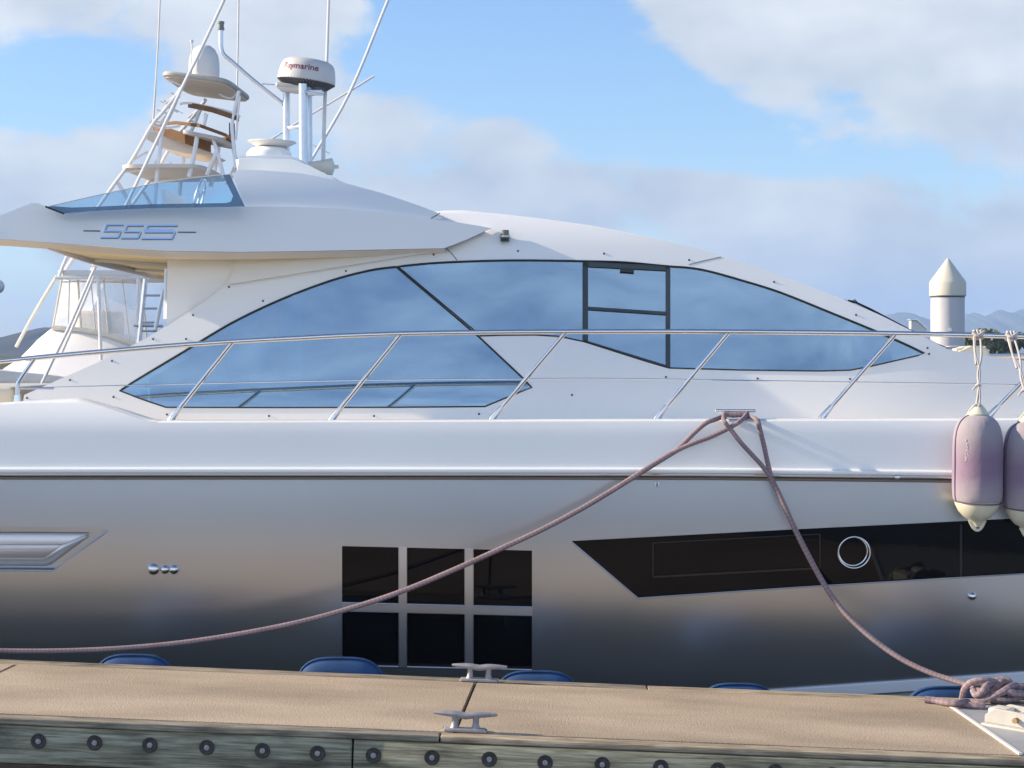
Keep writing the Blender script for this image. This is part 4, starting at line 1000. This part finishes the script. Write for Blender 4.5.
bm = bmesh.new(); tube(bm, [at(923, 338.5, 11.7), at(938, 347, 11.7)], .010, 6); obj('wiper_arm', bm, STEEL, Yp)
# cockpit seat end seen at far left
bm = bmesh.new(); a = at(-200, 410, 11.3); b = at(14, 387, 11.3); box(bm, (a.x, 11.3, a.z), (b.x, 12.6, b.z), .03); obj('cockpit_seat', bm, CREAM, Yp)

# ================================================================ mooring ropes
def rope(bm, pts, r=.0138, n=6): tube(bm, catmull(pts, n), r, 10)
def ry(x, y, Y): return at(x, y, Y)
bm = bmesh.new()
main = [(678, 449.5, 10.0), (660, 460.5, 9.98), (640, 473, 9.965), (612, 490.5, 9.955), (580, 509.5, 9.95), (540, 530.5, 9.945), (500, 549, 9.94), (450, 571.5, 9.93), (400, 592, 9.92), (350, 608.5, 9.91), (300, 622, 9.90), (240, 634, 9.89), (180, 643, 9.88), (120, 648.5, 9.87), (60, 651, 9.86), (0, 651, 9.85), (-80, 649, 9.83), (-200, 644, 9.8)]
rope(bm, [ry(*p) for p in main])
rope(bm, [CLP + Vector((-.05, .01, .022)), CLP + Vector((-.055, -.03, .02)), ry(715, 419.5, 10.02), ry(706, 423, 10.0), ry(694, 433, 10.0), ry(684, 443, 10.0), ry(674, 452.5, 9.99)], .0125)
rope(bm, [CLP + Vector((.06, -.02, .03)), ry(741, 420.5, 9.99), ry(728, 428.5, 9.985), ry(710, 437, 9.985), ry(695, 442.5, 9.985), ry(684, 447, 9.99), ry(672, 453, 9.99)], .0125)
r1 = obj('mooring_rope', bm, ROPEM); r1['label'] = 'long mauve braided rope sagging across the six pane window to the left'; r1['category'] = 'rope'; r1['group'] = 'mooring ropes'
bm = bmesh.new()
m2 = [(768, 471, 9.99), (774, 484, 9.975), (783, 503, 9.96), (793, 525, 9.95), (806, 551, 9.94), (824, 584, 9.92), (840, 607, 9.89), (858, 626, 9.85), (880, 644.5, 9.80), (905, 661, 9.74), (932, 673.5, 9.68), (955, 681, 9.62), (972, 686, 9.56)]
rope(bm, [ry(*p) for p in m2])
rope(bm, [CLP + Vector((-.06, -.02, .03)), ry(724, 421, 9.985), ry(731, 430, 9.98), ry(742, 444, 9.98), ry(755, 458, 9.98), ry(763, 467, 9.985), ry(770, 477, 9.98)], .0125)
rope(bm, [CLP + Vector((.05, .01, .022)), CLP + Vector((.06, -.03, .02)), ry(757, 420, 10.01), ry(760, 430, 10.0), ry(764, 446, 9.995), ry(767, 460, 9.99), ry(771, 477, 9.98)], .0125)
rope(bm, [CLP + Vector((-.06, -.03, .028)), CLP + Vector((-.02, -.034, .022)), CLP + Vector((.02, -.034, .024)), CLP + Vector((.06, -.03, .028))], .014)
# knot over the dock cleat
K = lambda x, y, d=0: ry(x, y, 9.45 + d)
kn = [[(962, 699, .02), (965, 688, -.02), (973, 681.5, -.05), (986, 680.5, -.06), (998, 684, -.03), (1004, 691, .02), (996, 698, .05), (984, 697, .06)],
      [(972, 686, .11), (981, 692, .05), (988, 695, -.02), (995, 689, -.06), (1002, 682, -.03), (1008, 684, .05), (1012, 692, .1)],
      [(976, 700, -.07), (988, 698.5, -.10), (1000, 693, -.11), (1010, 687, -.09), (1017, 686, -.04), (1018, 694, .0), (1012, 700, .03)],
      [(973, 690, -.04), (976, 695, -.08), (982, 692, -.10), (986, 686, -.09), (992, 683, -.05)],
      [(990, 700, -.05), (1004, 700, -.06), (1020, 697, -.05), (1032, 694, .0), (1030, 688, .06), (1014, 687, .05), (1000, 686, .03)],
      [(1006, 690, -.1), (1014, 693, -.11), (1024, 694, -.08), (1034, 699, -.02)],
      [(984, 684, .03), (994, 681, .03), (1006, 680, .02), (1011, 686, .0), (1004, 694, -.02), (990, 693, .02)]]
for k in kn: rope(bm, [K(*p) for p in k], .0165)
tail = [dworld(dpt(x, y, .018)) for x, y in ((925, 699.5), (935, 700.5), (948, 703), (962, 704.5), (975, 706), (984, 706.5))]
rope(bm, tail, .017)
rope(bm, [dworld(dpt(x, y, h)) for x, y, h in ((984, 706.5, .018), (978, 703, .03), (968, 701.5, .03), (958, 703.0, .03), (950, 703.6, .024))], .016)
r2 = obj('mooring_rope', bm, ROPEM); r2['label'] = 'mauve braided rope dropping from the yacht cleat to a tangled knot on the dock corner'; r2['category'] = 'rope'; r2['group'] = 'mooring ropes'

# ================================================================ fenders
def make_fender(px, ytop, label, first=True):
    Yf = 9.905; sc_ = Yf / FPX
    c = at(px, ytop + 55.5, Yf)
    t = thing('boat_fender', label, 'fender', c, 'fenders hanging from the guard rail')
    # local z in metres; body 
    R_ = .127
    prof = [(.045, .300), (.07, .290), (.098, .262), (.117, .215), (.1255, .15), (R_, .05), (R_, -.10), (.1245, -.155), (.118, -.180)]
    bm = bmesh.new(); 
    prf = [(p.x, p.y) for p in catmull([(r, h, 0) for r, h in prof[::-1]], 4)]
    lathe(bm, [(.05, -.178)] + prf + [(.03, .302)], (0, 0, 0), 48)
    rnd = random.Random(int(px))
    for v in bm.verts:       # gathered cloth at the neck, slight dents
        a = math.atan2(v.co.y, v.co.x); k = max(0, (v.co.z - .21) / .09)
        s = 1 + .035 * k * math.sin(a * 21) + .006 * math.sin(a * 3 + v.co.z * 17)
        v.co.x *= s; v.co.y *= s
    cover = obj('cover', bm, FENDM, t, local=True, sharp=60)
    bm = bmesh.new(); tube(bm, [(r * math.cos(math.radians(198)) * 1.012, r * math.sin(math.radians(198)) * 1.012, h) for r, h in prf], .004, 6); obj('seam', bm, mat('purple piping', (.16, .10, .22), .8), cover, local=True)
    bm = bmesh.new(); tube(bm, [(.1195 * math.cos(a), .1195 * math.sin(a), -.178 + .012 * math.sin(a - .6)) for a in [k * 2 * math.pi / 40 for k in range(40)]], .0042, 6, closed=True); obj('hem', bm, mat('dark hem', (.13, .09, .13), .9), cover, local=True)
    CR = mat('cream fender rubber', (.66, .64, .50), .45, var=.12, vs=9)
    bm = bmesh.new()
    lathe(bm, [(0, -.325), (.014, -.322), (.025, -.30), (.038, -.285), (.068, -.267), (.095, -.235), (.113, -.195), (.116, -.16), (.09, -.15)], seg=32)
    obj('bottom_end', bm, CR, t, local=True)
    RXm = Matrix.Rotation(math.pi / 2, 3, 'X')
    bm = bmesh.new(); prism(bm, [(-.048, -.010, -.285), (-.030, -.010, -.325), (-.016, -.010, -.343), (0, -.010, -.349), (.016, -.010, -.343), (.030, -.010, -.325), (.048, -.010, -.285)], (0, .02, 0)); bmesh.ops.bevel(bm, geom=bm.edges[:], offset=.004, segments=2, affect='EDGES')
    be = obj('eye', bm, CR, t, local=True)
    bm = bmesh.new(); lathe(bm, [(0, -.0125), (.009, -.0125), (.009, .0125), (0, .0125)], (0, 0, -.322), 16, RXm); obj('eye_hole', bm, RUBBER, be, local=True)
    bm = bmesh.new(); prism(bm, [(-.066, -.010, .285), (-.045, -.010, .325), (-.022, -.010, .358), (0, -.010, .368), (.022, -.010, .358), (.045, -.010, .325), (.066, -.010, .285)], (0, .02, 0)); bmesh.ops.bevel(bm, geom=bm.edges[:], offset=.004, segments=2, affect='EDGES')
    lathe(bm, [(.05, .295), (.055, .305), (.035, .33), (.02, .345), (0, .348)], seg=24)
    te = obj('eye', bm, CR, t, local=True)
    bm = bmesh.new(); lathe(bm, [(0, -.0125), (.012, -.0125), (.012, .0125), (0, .0125)], (0, 0, .342), 16, RXm); obj('eye_hole', bm, RUBBER, te, local=True)
    t.scale = (1, 1, .92)
    return t, c
t1, c1_ = make_fender(977.5, 413.5, 'faded mauve fender with white scrawl and cream ends, fully in view')
t2, c2_ = make_fender(1028.5, 420.5, 'faded mauve fender half cut off by the right edge of the photo')
# worn white marks on the first fender
bm = bmesh.new(); ang0 = math.radians(-90 - 37)
rnd = random.Random(4); zz = .175
for L_ in (.014, .010, .020, .008, .018, .013, .010):
    for j in range(rnd.choice((1, 2, 2))):
        a = ang0 + rnd.uniform(-.07, .07); z0 = zz - rnd.random() * .006
        Q = [(a, z0), (a + rnd.uniform(-.06, .09), z0 - L_ * .55), (a + rnd.uniform(-.03, .06), z0 - L_)]
        tube(bm, [(.1285 * math.cos(q) - .0, .1285 * math.sin(q), z) for q, z in Q], .0014, 5)
    zz -= L_ + .005
for ch in t1.children:
    if ch.name.startswith('cover'): obj('paint_mark', bm, WHITEP, ch, local=True)
def lanyard(t, c, px, py, seed, label):
    rnd = random.Random(seed); top = gr(px, py); eye = c + Vector((0, 0, .315)); bm = bmesh.new()
    for k in range(3):      # turns round the rail
        xo = (k - 1) * .017
        tube(bm, [top + Vector((xo + .004 * math.sin(a * 2), .021 * math.cos(a), .021 * math.sin(a))) for a in [j * 2 * math.pi / 16 for j in range(16)]], .0085, 8, closed=True)
    tube(bm, catmull([top + Vector((-.03, -.018, .012)), top + Vector((-.005, -.03, -.005)), top + Vector((.028, -.016, .014))], 5), .009, 8)
    f = lambda s, w: top.lerp(eye, s) + Vector((w, -.02 * math.sin(s * 3.1), 0))
    tube(bm, catmull([f(0, -.010), f(.25, -.016), f(.5, .006), f(.75, .002), f(.97, -.008)], 6), .0058, 8)
    tube(bm, catmull([f(0, .014), f(.3, .016), f(.55, -.003), f(.8, .008), f(.97, .008)], 6), .0058, 8)
    tube(bm, catmull([f(.02, -.02), f(.2, -.018), f(.42, -.012)], 4), .0055, 8)
    tube(bm, [eye + Vector((.014 * math.cos(a) * .6, -.014 * math.sin(a), .010 * math.cos(a) + .004)) for a in [j * 2 * math.pi / 14 for j in range(14)]], .006, 8, closed=True)
    kz = f(.70, 0); 
    lp = [kz + Vector((.010 * math.cos(a), .012 * math.sin(a) - .002, .004 * math.sin(a * 2))) for a in [j * 2 * math.pi / 12 for j in range(12)]]
    tube(bm, lp, .006, 8, closed=True)
    tube(bm, catmull([kz, kz + Vector((-.02, -.01, -.012)), kz + Vector((-.03, -.01, -.028))], 4), .0052, 6)
    o = obj('fender_cord', bm, CORDM); o['label'] = label; o['category'] = 'cord'; o['group'] = 'white cords holding the fenders'
lanyard(t1, c1_, 977.5, 334.8, 1, 'white knotted cord tied from the rail to the fender with the scrawl')
lanyard(t2, c2_, 1011, 336, 2, 'white knotted cord tied from the rail to the fender at the right edge')

# ================================================================ piling and pedestal beyond the bow
YP = 24.0; s = YP / FPX
pc = at(947.5, 350, YP)
pil = thing('mooring_piling', 'tall white round piling with a pointed cream cap behind the bow', 'piling', (pc.x, YP, WZ))
zt = lambda y: at(947.5, y, YP).z
bm = bmesh.new(); lathe(bm, [(16.6 * s, WZ - 1), (16.6 * s, zt(297.5))], (pc.x, YP, 0), 40)
obj('post', bm, mat('white sleeve', (.54, .54, .56), .45, var=.10, vs=2.2), pil)
bm = bmesh.new(); lathe(bm, [(17.4 * s, zt(296.3)), (18 * s, zt(295.6)), (18 * s, zt(283.2)), (17.2 * s, zt(281)), (1.6 * s, zt(259.2)), (0.6 * s, zt(258.3)), (0, zt(258))], (pc.x, YP, 0), 40)
obj('cap', bm, mat('cream cap', (.62, .59, .50), .45), pil, sharp=25)
bm = bmesh.new(); lathe(bm, [(16.9 * s, zt(297.6)), (16.9 * s, zt(296.3))], (pc.x, YP, 0), 40); obj('gap_ring', bm, DKFRAME, pil)
bm = bmesh.new(); lathe(bm, [(0, -.0), (.02, 0), (.02, .02), (0, .02)], (at(947, 330, YP).x, YP - 16.5 * s, zt(330)), 10, RX); obj('stud', bm, STEELB, pil)
YQ = 20.0; q0 = at(918, 350, YQ)
ped = thing('power_pedestal', 'small white pedestal top poking up between the bow and the piling', 'pedestal', (q0.x, YQ, WZ))
bm = bmesh.new(); P_ = [at(x, y, YQ) for x, y in ((911.2, 380), (911.2, 320), (917, 319.8), (920, 322), (926.5, 330), (926.5, 380))]
prism(bm, P_, (0, .14, 0)); obj('case', bm, WHITEP, ped)
bm = bmesh.new(); P_ = [at(x, y, YQ - .02) for x, y in ((910.2, 320.2), (910.2, 318.8), (917.5, 318.6), (928, 328.2), (927.2, 329.4), (917.0, 320.2))]
prism(bm, P_, (0, .18, 0)); obj('lid', bm, STEELB, ped)
bm = bmesh.new(); box(bm, (q0.x - .09, YQ + .02, WZ - .5), (q0.x + .09, YQ + .12, at(918, 379, YQ).z), .01); obj('stem', bm, WHITEP2, ped)
# lamp globe at the far left edge
pg = at(-2.5, 286.5, 26)
lampo = thing('globe_lamp', 'round white lamp globe at the left edge of the photo', 'lamp', (pg.x, 26, WZ))
bm = bmesh.new(); lathe(bm, [(.095 * math.cos(a), .095 * math.sin(a)) for a in [-math.pi / 2 + math.pi * k / 14 for k in range(15)]], pg, 24); obj('globe', bm, WHITEP, lampo)
bm = bmesh.new(); tube(bm, [(pg.x, 26, WZ - 1), (pg.x, 26, pg.z - .08)], .025, 8); obj('pole', bm, STEELB, lampo)

# ================================================================ sport fishing boat behind
YB = 16.0; YB2 = 17.7
fb = thing('fishing_boat', 'white sport fishing boat with a tall tower and clear curtains behind the yacht', 'fishing boat', (at(80, 350, YB).x, 16.9, WZ))
near = lambda x, y: at(x, y, YB)
def farp(x, y):                 # the same fitting on the far side of the boat
    p = at(x, y, YB); return Vector((p.x, YB2, p.z))
bm = bmesh.new()
prof = [(-12, 373), (7, 361), (23, 343), (34, 334), (41, 328.5), (70, 330.5), (98, 336), (123, 345), (150, 360), (190, 372)]
P1 = [near(x, y) + Vector((0, .35, 0)) for x, y in prof]; P0 = [Vector((p.x - .08, YB - .25, at(-12, 384, YB).z if i else p.z - .08)) for i, p in enumerate(P1)]
mid = [Vector((p.x - (.12 if i < 6 else 0), 16.85, p.z + .03)) for i, p in enumerate(P1)]
F1 = [Vector((p.x, 33.7 - p.y, p.z)) for p in P1]; F0 = [Vector((p.x, 33.7 - p.y, p.z)) for p in P0]
for a, b in ((P0, P1), (P1, mid), (mid, F1), (F1, F0)): strip(bm, a, b, 3)
bmesh.ops.remove_doubles(bm, verts=bm.verts[:], dist=1e-4); obj('bridge_house', bm, mat('bright white gelcoat', (.86, .85, .83), .35, var=.02, vs=2), fb, sharp=50)
bm = bmesh.new(); prism(bm, [near(x, y) + Vector((0, -.28, 0)) for x, y in ((-60, 383), (75, 383.5), (77, 377.5), (60, 374.6), (3, 369.5), (-60, 372))], (0, 2.3, 0)); bmesh.ops.bevel(bm, geom=bm.edges[:], offset=.02, segments=2, affect='EDGES'); obj('bridge_brow', bm, WHITEP, fb)
bm = bmesh.new(); prism(bm, [near(x, y) + Vector((0, -.2, 0)) for x, y in ((-80, 384), (180, 384), (200, 470), (-140, 470))], (0, 2.2, 0)); obj('cabin', bm, mat('grey cabin side', (.45, .43, .42), .5), fb)
bm = bmesh.new(); prism(bm, [near(x, y) + Vector((0, -.22, 0)) for x, y in ((-60, 384.5), (20, 384), (9, 391), (-60, 398))], (0, .02, 0)); obj('cabin_window', bm, mat('pale blue window', (.30, .38, .45), .1), fb)
bm = bmesh.new(); prism(bm, [near(x, y) + Vector((0, -.222, 0)) for x, y in ((20, 384), (17, 389), (9, 389))], (0, .02, 0)); obj('window_pillar', bm, RUBBER, fb)
hz_ = at(0, 420, YB).z
bm = bmesh.new(); box(bm, (at(-300, 420, YB).x, YB - .6, WZ - .4), (at(420, 420, YB).x, YB2 + .6, hz_), .05); obj('hull', bm, WHITEP, fb)
# coaming trim
bm = bmesh.new(); tube(bm, [p + Vector((0, -.01, .01)) for p in P1[4:9]], .022, 8); obj('coaming_trim', bm, CREAM, fb)
# hardtop over the bridge
def plate(corners, th, m, name, bulge=.06, under=None, seg=8):
    """rounded plate from four corner points (near left, near right, far right, far left)"""
    bm = bmesh.new(); c = sum((Vector(v) for v in corners), Vector()) / 4; out = []
    n = 40
    ux = (Vector(corners[1]) - Vector(corners[0]) + Vector(corners[2]) - Vector(corners[3])) / 4; uy = (Vector(corners[3]) - Vector(corners[0]) + Vector(corners[2]) - Vector(corners[1])) / 4
    for k in range(n):
        a = 2 * math.pi * k / n; cc, ss_ = math.cos(a), math.sin(a)
        out.append(c + ux * math.copysign(abs(cc) ** .32, cc) * 1.02 + uy * math.copysign(abs(ss_) ** .32, ss_) * 1.02)
    prism(bm, out, (0, 0, th)); return obj(name, bm, m, fb, sharp=40)
def tops(x0, y0, x1, y1): return [near(x0, y0), near(x1, y1), farp(x1, y1), farp(x0, y0)]
ht = [near(52, 275.5), near(150, 276), farp(150, 276), farp(52, 275.5)]
plate(ht, .045, WHITEP, 'hardtop')
bm = bmesh.new(); tube(bm, [near(56, 278.3) + Vector((0, -.02, 0)), near(100, 277), near(150, 278)], .016, 8); obj('hardtop_trim', bm, ALU, fb)
# clear curtains
bm = bmesh.new()
lower = [near(x, y) + Vector((0, .36, 0)) for x, y in ((41, 328.5), (70, 330.5), (98, 336), (138, 349))]
upper = [near(x, y) + Vector((0, .12, 0)) for x, y in ((58, 278), (74, 277.5), (100, 277.3), (138, 278))]
strip(bm, lower, upper, 2); cu_ = obj('curtain', bm, VINYL, fb)
bm = bmesh.new(); strip(bm, [lower[0], Vector((lower[0].x - .12, 16.85, lower[0].z)), Vector((lower[0].x, 33.7 - lower[0].y, lower[0].z))], [upper[0], Vector((upper[0].x - .1, 16.85, upper[0].z)), Vector((upper[0].x, 33.7 - upper[0].y, upper[0].z))], 2); obj('curtain', bm, VINYL, fb)
bm = bmesh.new(); strip(bm, [Vector((p.x, 33.7 - p.y, p.z)) for p in lower], [Vector((p.x, 33.7 - p.y, p.z)) for p in upper], 2); obj('curtain', bm, VINYL, fb)
bm = bmesh.new()
for i in range(4):
    bm = bmesh.new(); tube(bm, [lower[i], upper[i]], .010 if i != 2 else .006, 6); obj('curtain_pole', bm, CREAM, fb)
for i_, (k0, k1) in enumerate(((0, 1), (1, 2), (2, 3))):
    bm = bmesh.new(); tube(bm, [lower[k0].lerp(upper[k0], .93) + Vector((0, -.01, 0)), lower[k1].lerp(upper[k1], .93) + Vector((0, -.01, 0))], .006, 6); tube(bm, [lower[k0].lerp(lower[k1], .55) + Vector((0, -.006, 0)), upper[k0].lerp(upper[k1], .5) + Vector((0, -.006, 0))], .006, 6); obj('curtain_seam', bm, WHITEP, cu_)
bm = bmesh.new(); tube(bm, [lower[0] + Vector((.0, -.012, .015)), lower[1] + Vector((0, -.012, .015)), lower[2] + Vector((0, -.012, .015)), lower[3] + Vector((0, -.012, .015))], .012, 6); obj('curtain_hem', bm, CREAM, cu_)
bm = bmesh.new(); box(bm, at(75, 347, 16.6), at(125, 312, 17.3), .04); obj('helm_console', bm, WHITEP, fb)
bm = bmesh.new(); tube(bm, [near(138.5, 278), near(137, 345)], .018, 8); tube(bm, [near(98, 272), near(101, 360)], .016, 8); obj('bridge_post', bm, ALU, fb)
# tower frame: legs on both sides
def both(pts, r, far=True):
    for fn_ in (near,) if not far else (near, lambda x, y: Vector((near(x, y).x, 16.95, near(x, y).z))):
        b_ = bmesh.new(); tube(b_, catmull([fn_(*p) for p in pts], 4), r, 8); obj('tower_leg' if r > .0125 else 'tower_brace', b_, ALU, fb)
both([(184, 84), (178, 93), (162, 113), (152, 125), (132, 160), (110, 190), (73, 245), (58, 279)], .016)
both([(181, 88), (170, 115), (163, 128), (160, 150), (157, 175), (153, 225), (150, 276)], .017)
both([(239, 91), (236, 105), (232, 124), (234, 148), (236, 168)], .016, False)
both([(207, 114), (204, 126)], .012, False)
both([(197.5, 134), (194, 155), (189, 177)], .020); both([(213, 138), (218, 155), (224, 178)], .016); both([(218, 150), (212, 163), (207, 175)], .020)
both([(118, 183), (124, 193), (131, 206)], .015)
for a_, b_2 in (((176, 96), (171, 93)), ((170, 104), (164, 101)), ((164, 113), (157, 110)), ((160, 122), (151, 121)), ((155, 131), (149, 130))): both([b_2, (a_[0] + 4, a_[1] + 1)], .008, False)
both([(178, 93), (172, 108), (160, 124)], .012, False); both([(152, 125), (165, 128), (180, 126)], .010); both([(240, 96), (238, 112), (236, 140)], .009, False); both([(126, 172), (150, 168), (156, 160)], .008)
both([(180, 104), (192, 103.5), (230, 112), (240, 117)], .010, False); both([(168, 107), (178, 112)], .009)
both([(133, 160), (148, 152)], .010); both([(165, 104), (175, 96)], .010)
bm = bmesh.new(); tube(bm, [near(160, 101), near(183, 113.5)], .004, 6); obj('rod_holder', bm, ALU, fb)
# top plate, middle control station, lower plate
def tilt(x0, y0, x1, y1, Ya=15.95, Yb=17.15):
    a, b = at(x0, y0, Ya), at(x1, y1, Ya); return [a, b, Vector((b.x, Yb, b.z)), Vector((a.x, Yb, a.z))]
tp_ = plate(tilt(162, 76.5, 225, 84), .035, BEIGE, 'tower_top')
bm = bmesh.new(); q = tilt(162, 76.5, 225, 84); c = sum(q, Vector()) / 4
ux = (q[1] - q[0]) / 2; uy = (q[3] - q[0]) / 2
tube(bm, [c + Vector((0, 0, .03)) + ux * math.copysign(abs(math.cos(a)) ** .32, math.cos(a)) * 1.03 + uy * math.copysign(abs(math.sin(a)) ** .32, math.sin(a)) * 1.03 for a in [2 * math.pi * k / 40 for k in range(40)]], .022, 8, closed=True); obj('rim', bm, WHITEP2, tp_)
pdm = c + Vector((.0, -.02, .05)); pdm.x = at(203.5, 74, 16.5).x; pdm.z = at(203.5, 76, 16.5).z
sB = 16.5 / FPX
bm = bmesh.new(); lathe(bm, [(15 * sB, 0), (15.4 * sB, 4 * sB), (15.2 * sB, 14 * sB), (14 * sB, 21 * sB), (11 * sB, 27 * sB), (6.5 * sB, 30.5 * sB), (0, 31.5 * sB)], pdm, 32); obj('satellite_dome', bm, WHITEP, fb, sharp=50)
bm = bmesh.new(); tube(bm, [at(191.5, 75, 16.4), at(191.8, 44, 16.4)], .007, 6); lathe(bm, [(0, 0), (.014, 0), (.014, .025), (0, .028)], at(191.8, 43, 16.4), 10); obj('tower_light', bm, WHITEP, fb)
def bandseg(pts, h, m, name, th=.05):
    bm = bmesh.new(); P_ = [Vector(p) for p in pts]
    strip(bm, P_, [p + Vector((0, 0, h)) for p in P_]); g = bm.faces[:]
    bmesh.ops.solidify(bm, geom=g, thickness=th); return obj(name, bm, m, fb)
# upper belly rail with pad
bandseg([at(188, 107.5, 16.0), at(212, 112.5, 15.95), at(239, 121.5, 16.0)], .045, BROWN, 'belly_pad')
plate(tilt(180, 132.5, 222, 141, 15.95, 16.7), .03, WHITEP2, 'control_desk')
bandseg([at(160, 126, 16.4), at(176, 124.5, 16.1), at(200, 127.5, 15.95), at(226, 137, 16.0), at(235, 143, 16.3)], .03, BROWN, 'desk_pad', .06)
bandseg([at(150, 131, 17.0), at(163, 136, 16.2), at(185, 143.5, 16.1), at(211, 152.5, 16.15)], .085, BROWN, 'seat_pad', .05)
bm = bmesh.new(); P_ = [at(x, y, 16.2) for x, y in ((146, 139), (150, 128), (164, 136), (211, 152.5), (205, 155), (186, 153.5), (160, 147))]
prism(bm, P_, (0, .7, 0)); obj('seat_base', bm, BEIGE, fb)
bandseg([at(214, 145, 16.6), at(226, 142.5, 16.5), at(235, 141, 16.6)], .05, BROWN, 'desk_pad', .05)
bm = bmesh.new(); box(bm, at(229, 143, 16.5), at(235, 124, 16.6), .0); obj('backrest', bm, mat('dark vinyl', (.06, .06, .07), .6), fb)
plate(tilt(118, 168, 200, 167.5, 15.95, 17.3), .03, BEIGE, 'tower_floor')
bm = bmesh.new()
for a, b in (((197, 105), (197, 80)),): pass
tube(bm, [at(204, 127, 16.0), at(205, 113, 16.0)], .009, 6); tube(bm, catmull([at(219, 94, 16.2), at(225, 97, 16.2), at(232, 98, 16.2), at(238, 92, 16.2)], 4), .009, 6); tube(bm, catmull([at(168, 80, 16.0), at(176, 83, 16.0), at(181, 86, 16.0)], 4), .012, 6)
obj('hand_rail', bm, ALU, fb)
# outriggers, whips
def pole(pts, Y, r, m, name):
    bm = bmesh.new(); tube(bm, catmull([at(x, y, Y) for x, y in pts], 5), r, 8); return obj(name, bm, m, fb)
pole([(232, -18), (224, 0), (203, 45), (180, 92), (150, 155), (124, 209), (97, 263), (70, 325), (52, 362), (38, 392)], 15.6, .0135, ALU, 'outrigger')
pole([(94, 276), (86, 296), (75, 322), (62, 352)], 15.75, .013, ALU, 'outrigger_brace')
pole([(395, -14), (388, 0), (350, 92), (310, 162), (290, 200)], 18.0, .0145, ALU, 'outrigger')
pole([(374, 76), (340, 97), (300, 121), (270, 140)], 18.2, .010, ALU, 'outrigger_brace')
pole([(309, 143), (330, 153.5)], 18.1, .004, ALU, 'outrigger_guy')
pole([(57, 276), (38, 307), (16, 347)], 17.7, .016, CREAM, 'outrigger_mount')
pole([(74, 257), (60, 278)], 17.6, .02, ALU, 'outrigger_mount')
pole([(161, -30), (158, 45), (154, 110), (152.5, 135)], 16.3, .008, WHITEP, 'whip_antenna')
pole([(239, -30), (238, 40), (236, 130)], 17.0, .008, WHITEP, 'whip_antenna')
# ladder
bm = bmesh.new(); ld = lambda x, y: at(x, y, 15.2)
tube(bm, [ld(145.5, 279), ld(139, 343)], .020, 8); tube(bm, [ld(163.5, 289), ld(155, 330)], .018, 8)
for y in (295.5, 308.5, 322.5, 331):
    k = (y - 279) / 64; tube(bm, [ld(145.5 - 6.5 * k, y), ld(163.5 - 8 * k, y)], .010, 6)
tube(bm, [ld(134, 325.5), ld(163, 326)], .014, 6)
obj('ladder', bm, STEELB, fb)

# ================================================================ air between here and the hills
bm = bmesh.new(); box(bm, (-4000, -4000, WZ - 1.5), (4000, 4000, 110))
hz = obj('haze', bm, None) if False else None
hm = bpy.data.materials.new('haze'); hm.use_nodes = True; t = hm.node_tree; t.nodes.clear()
o_ = t.nodes.new('ShaderNodeOutputMaterial'); pvn = t.nodes.new('ShaderNodeVolumePrincipled')
pvn.inputs['Color'].default_value = (.42, .62, .96, 1); pvn.inputs['Density'].default_value = 3.4e-4
t.links.new(pvn.outputs[0], o_.inputs['Volume'])
hazeo = obj('haze', bm, hm); structure(hazeo, 'stuff')
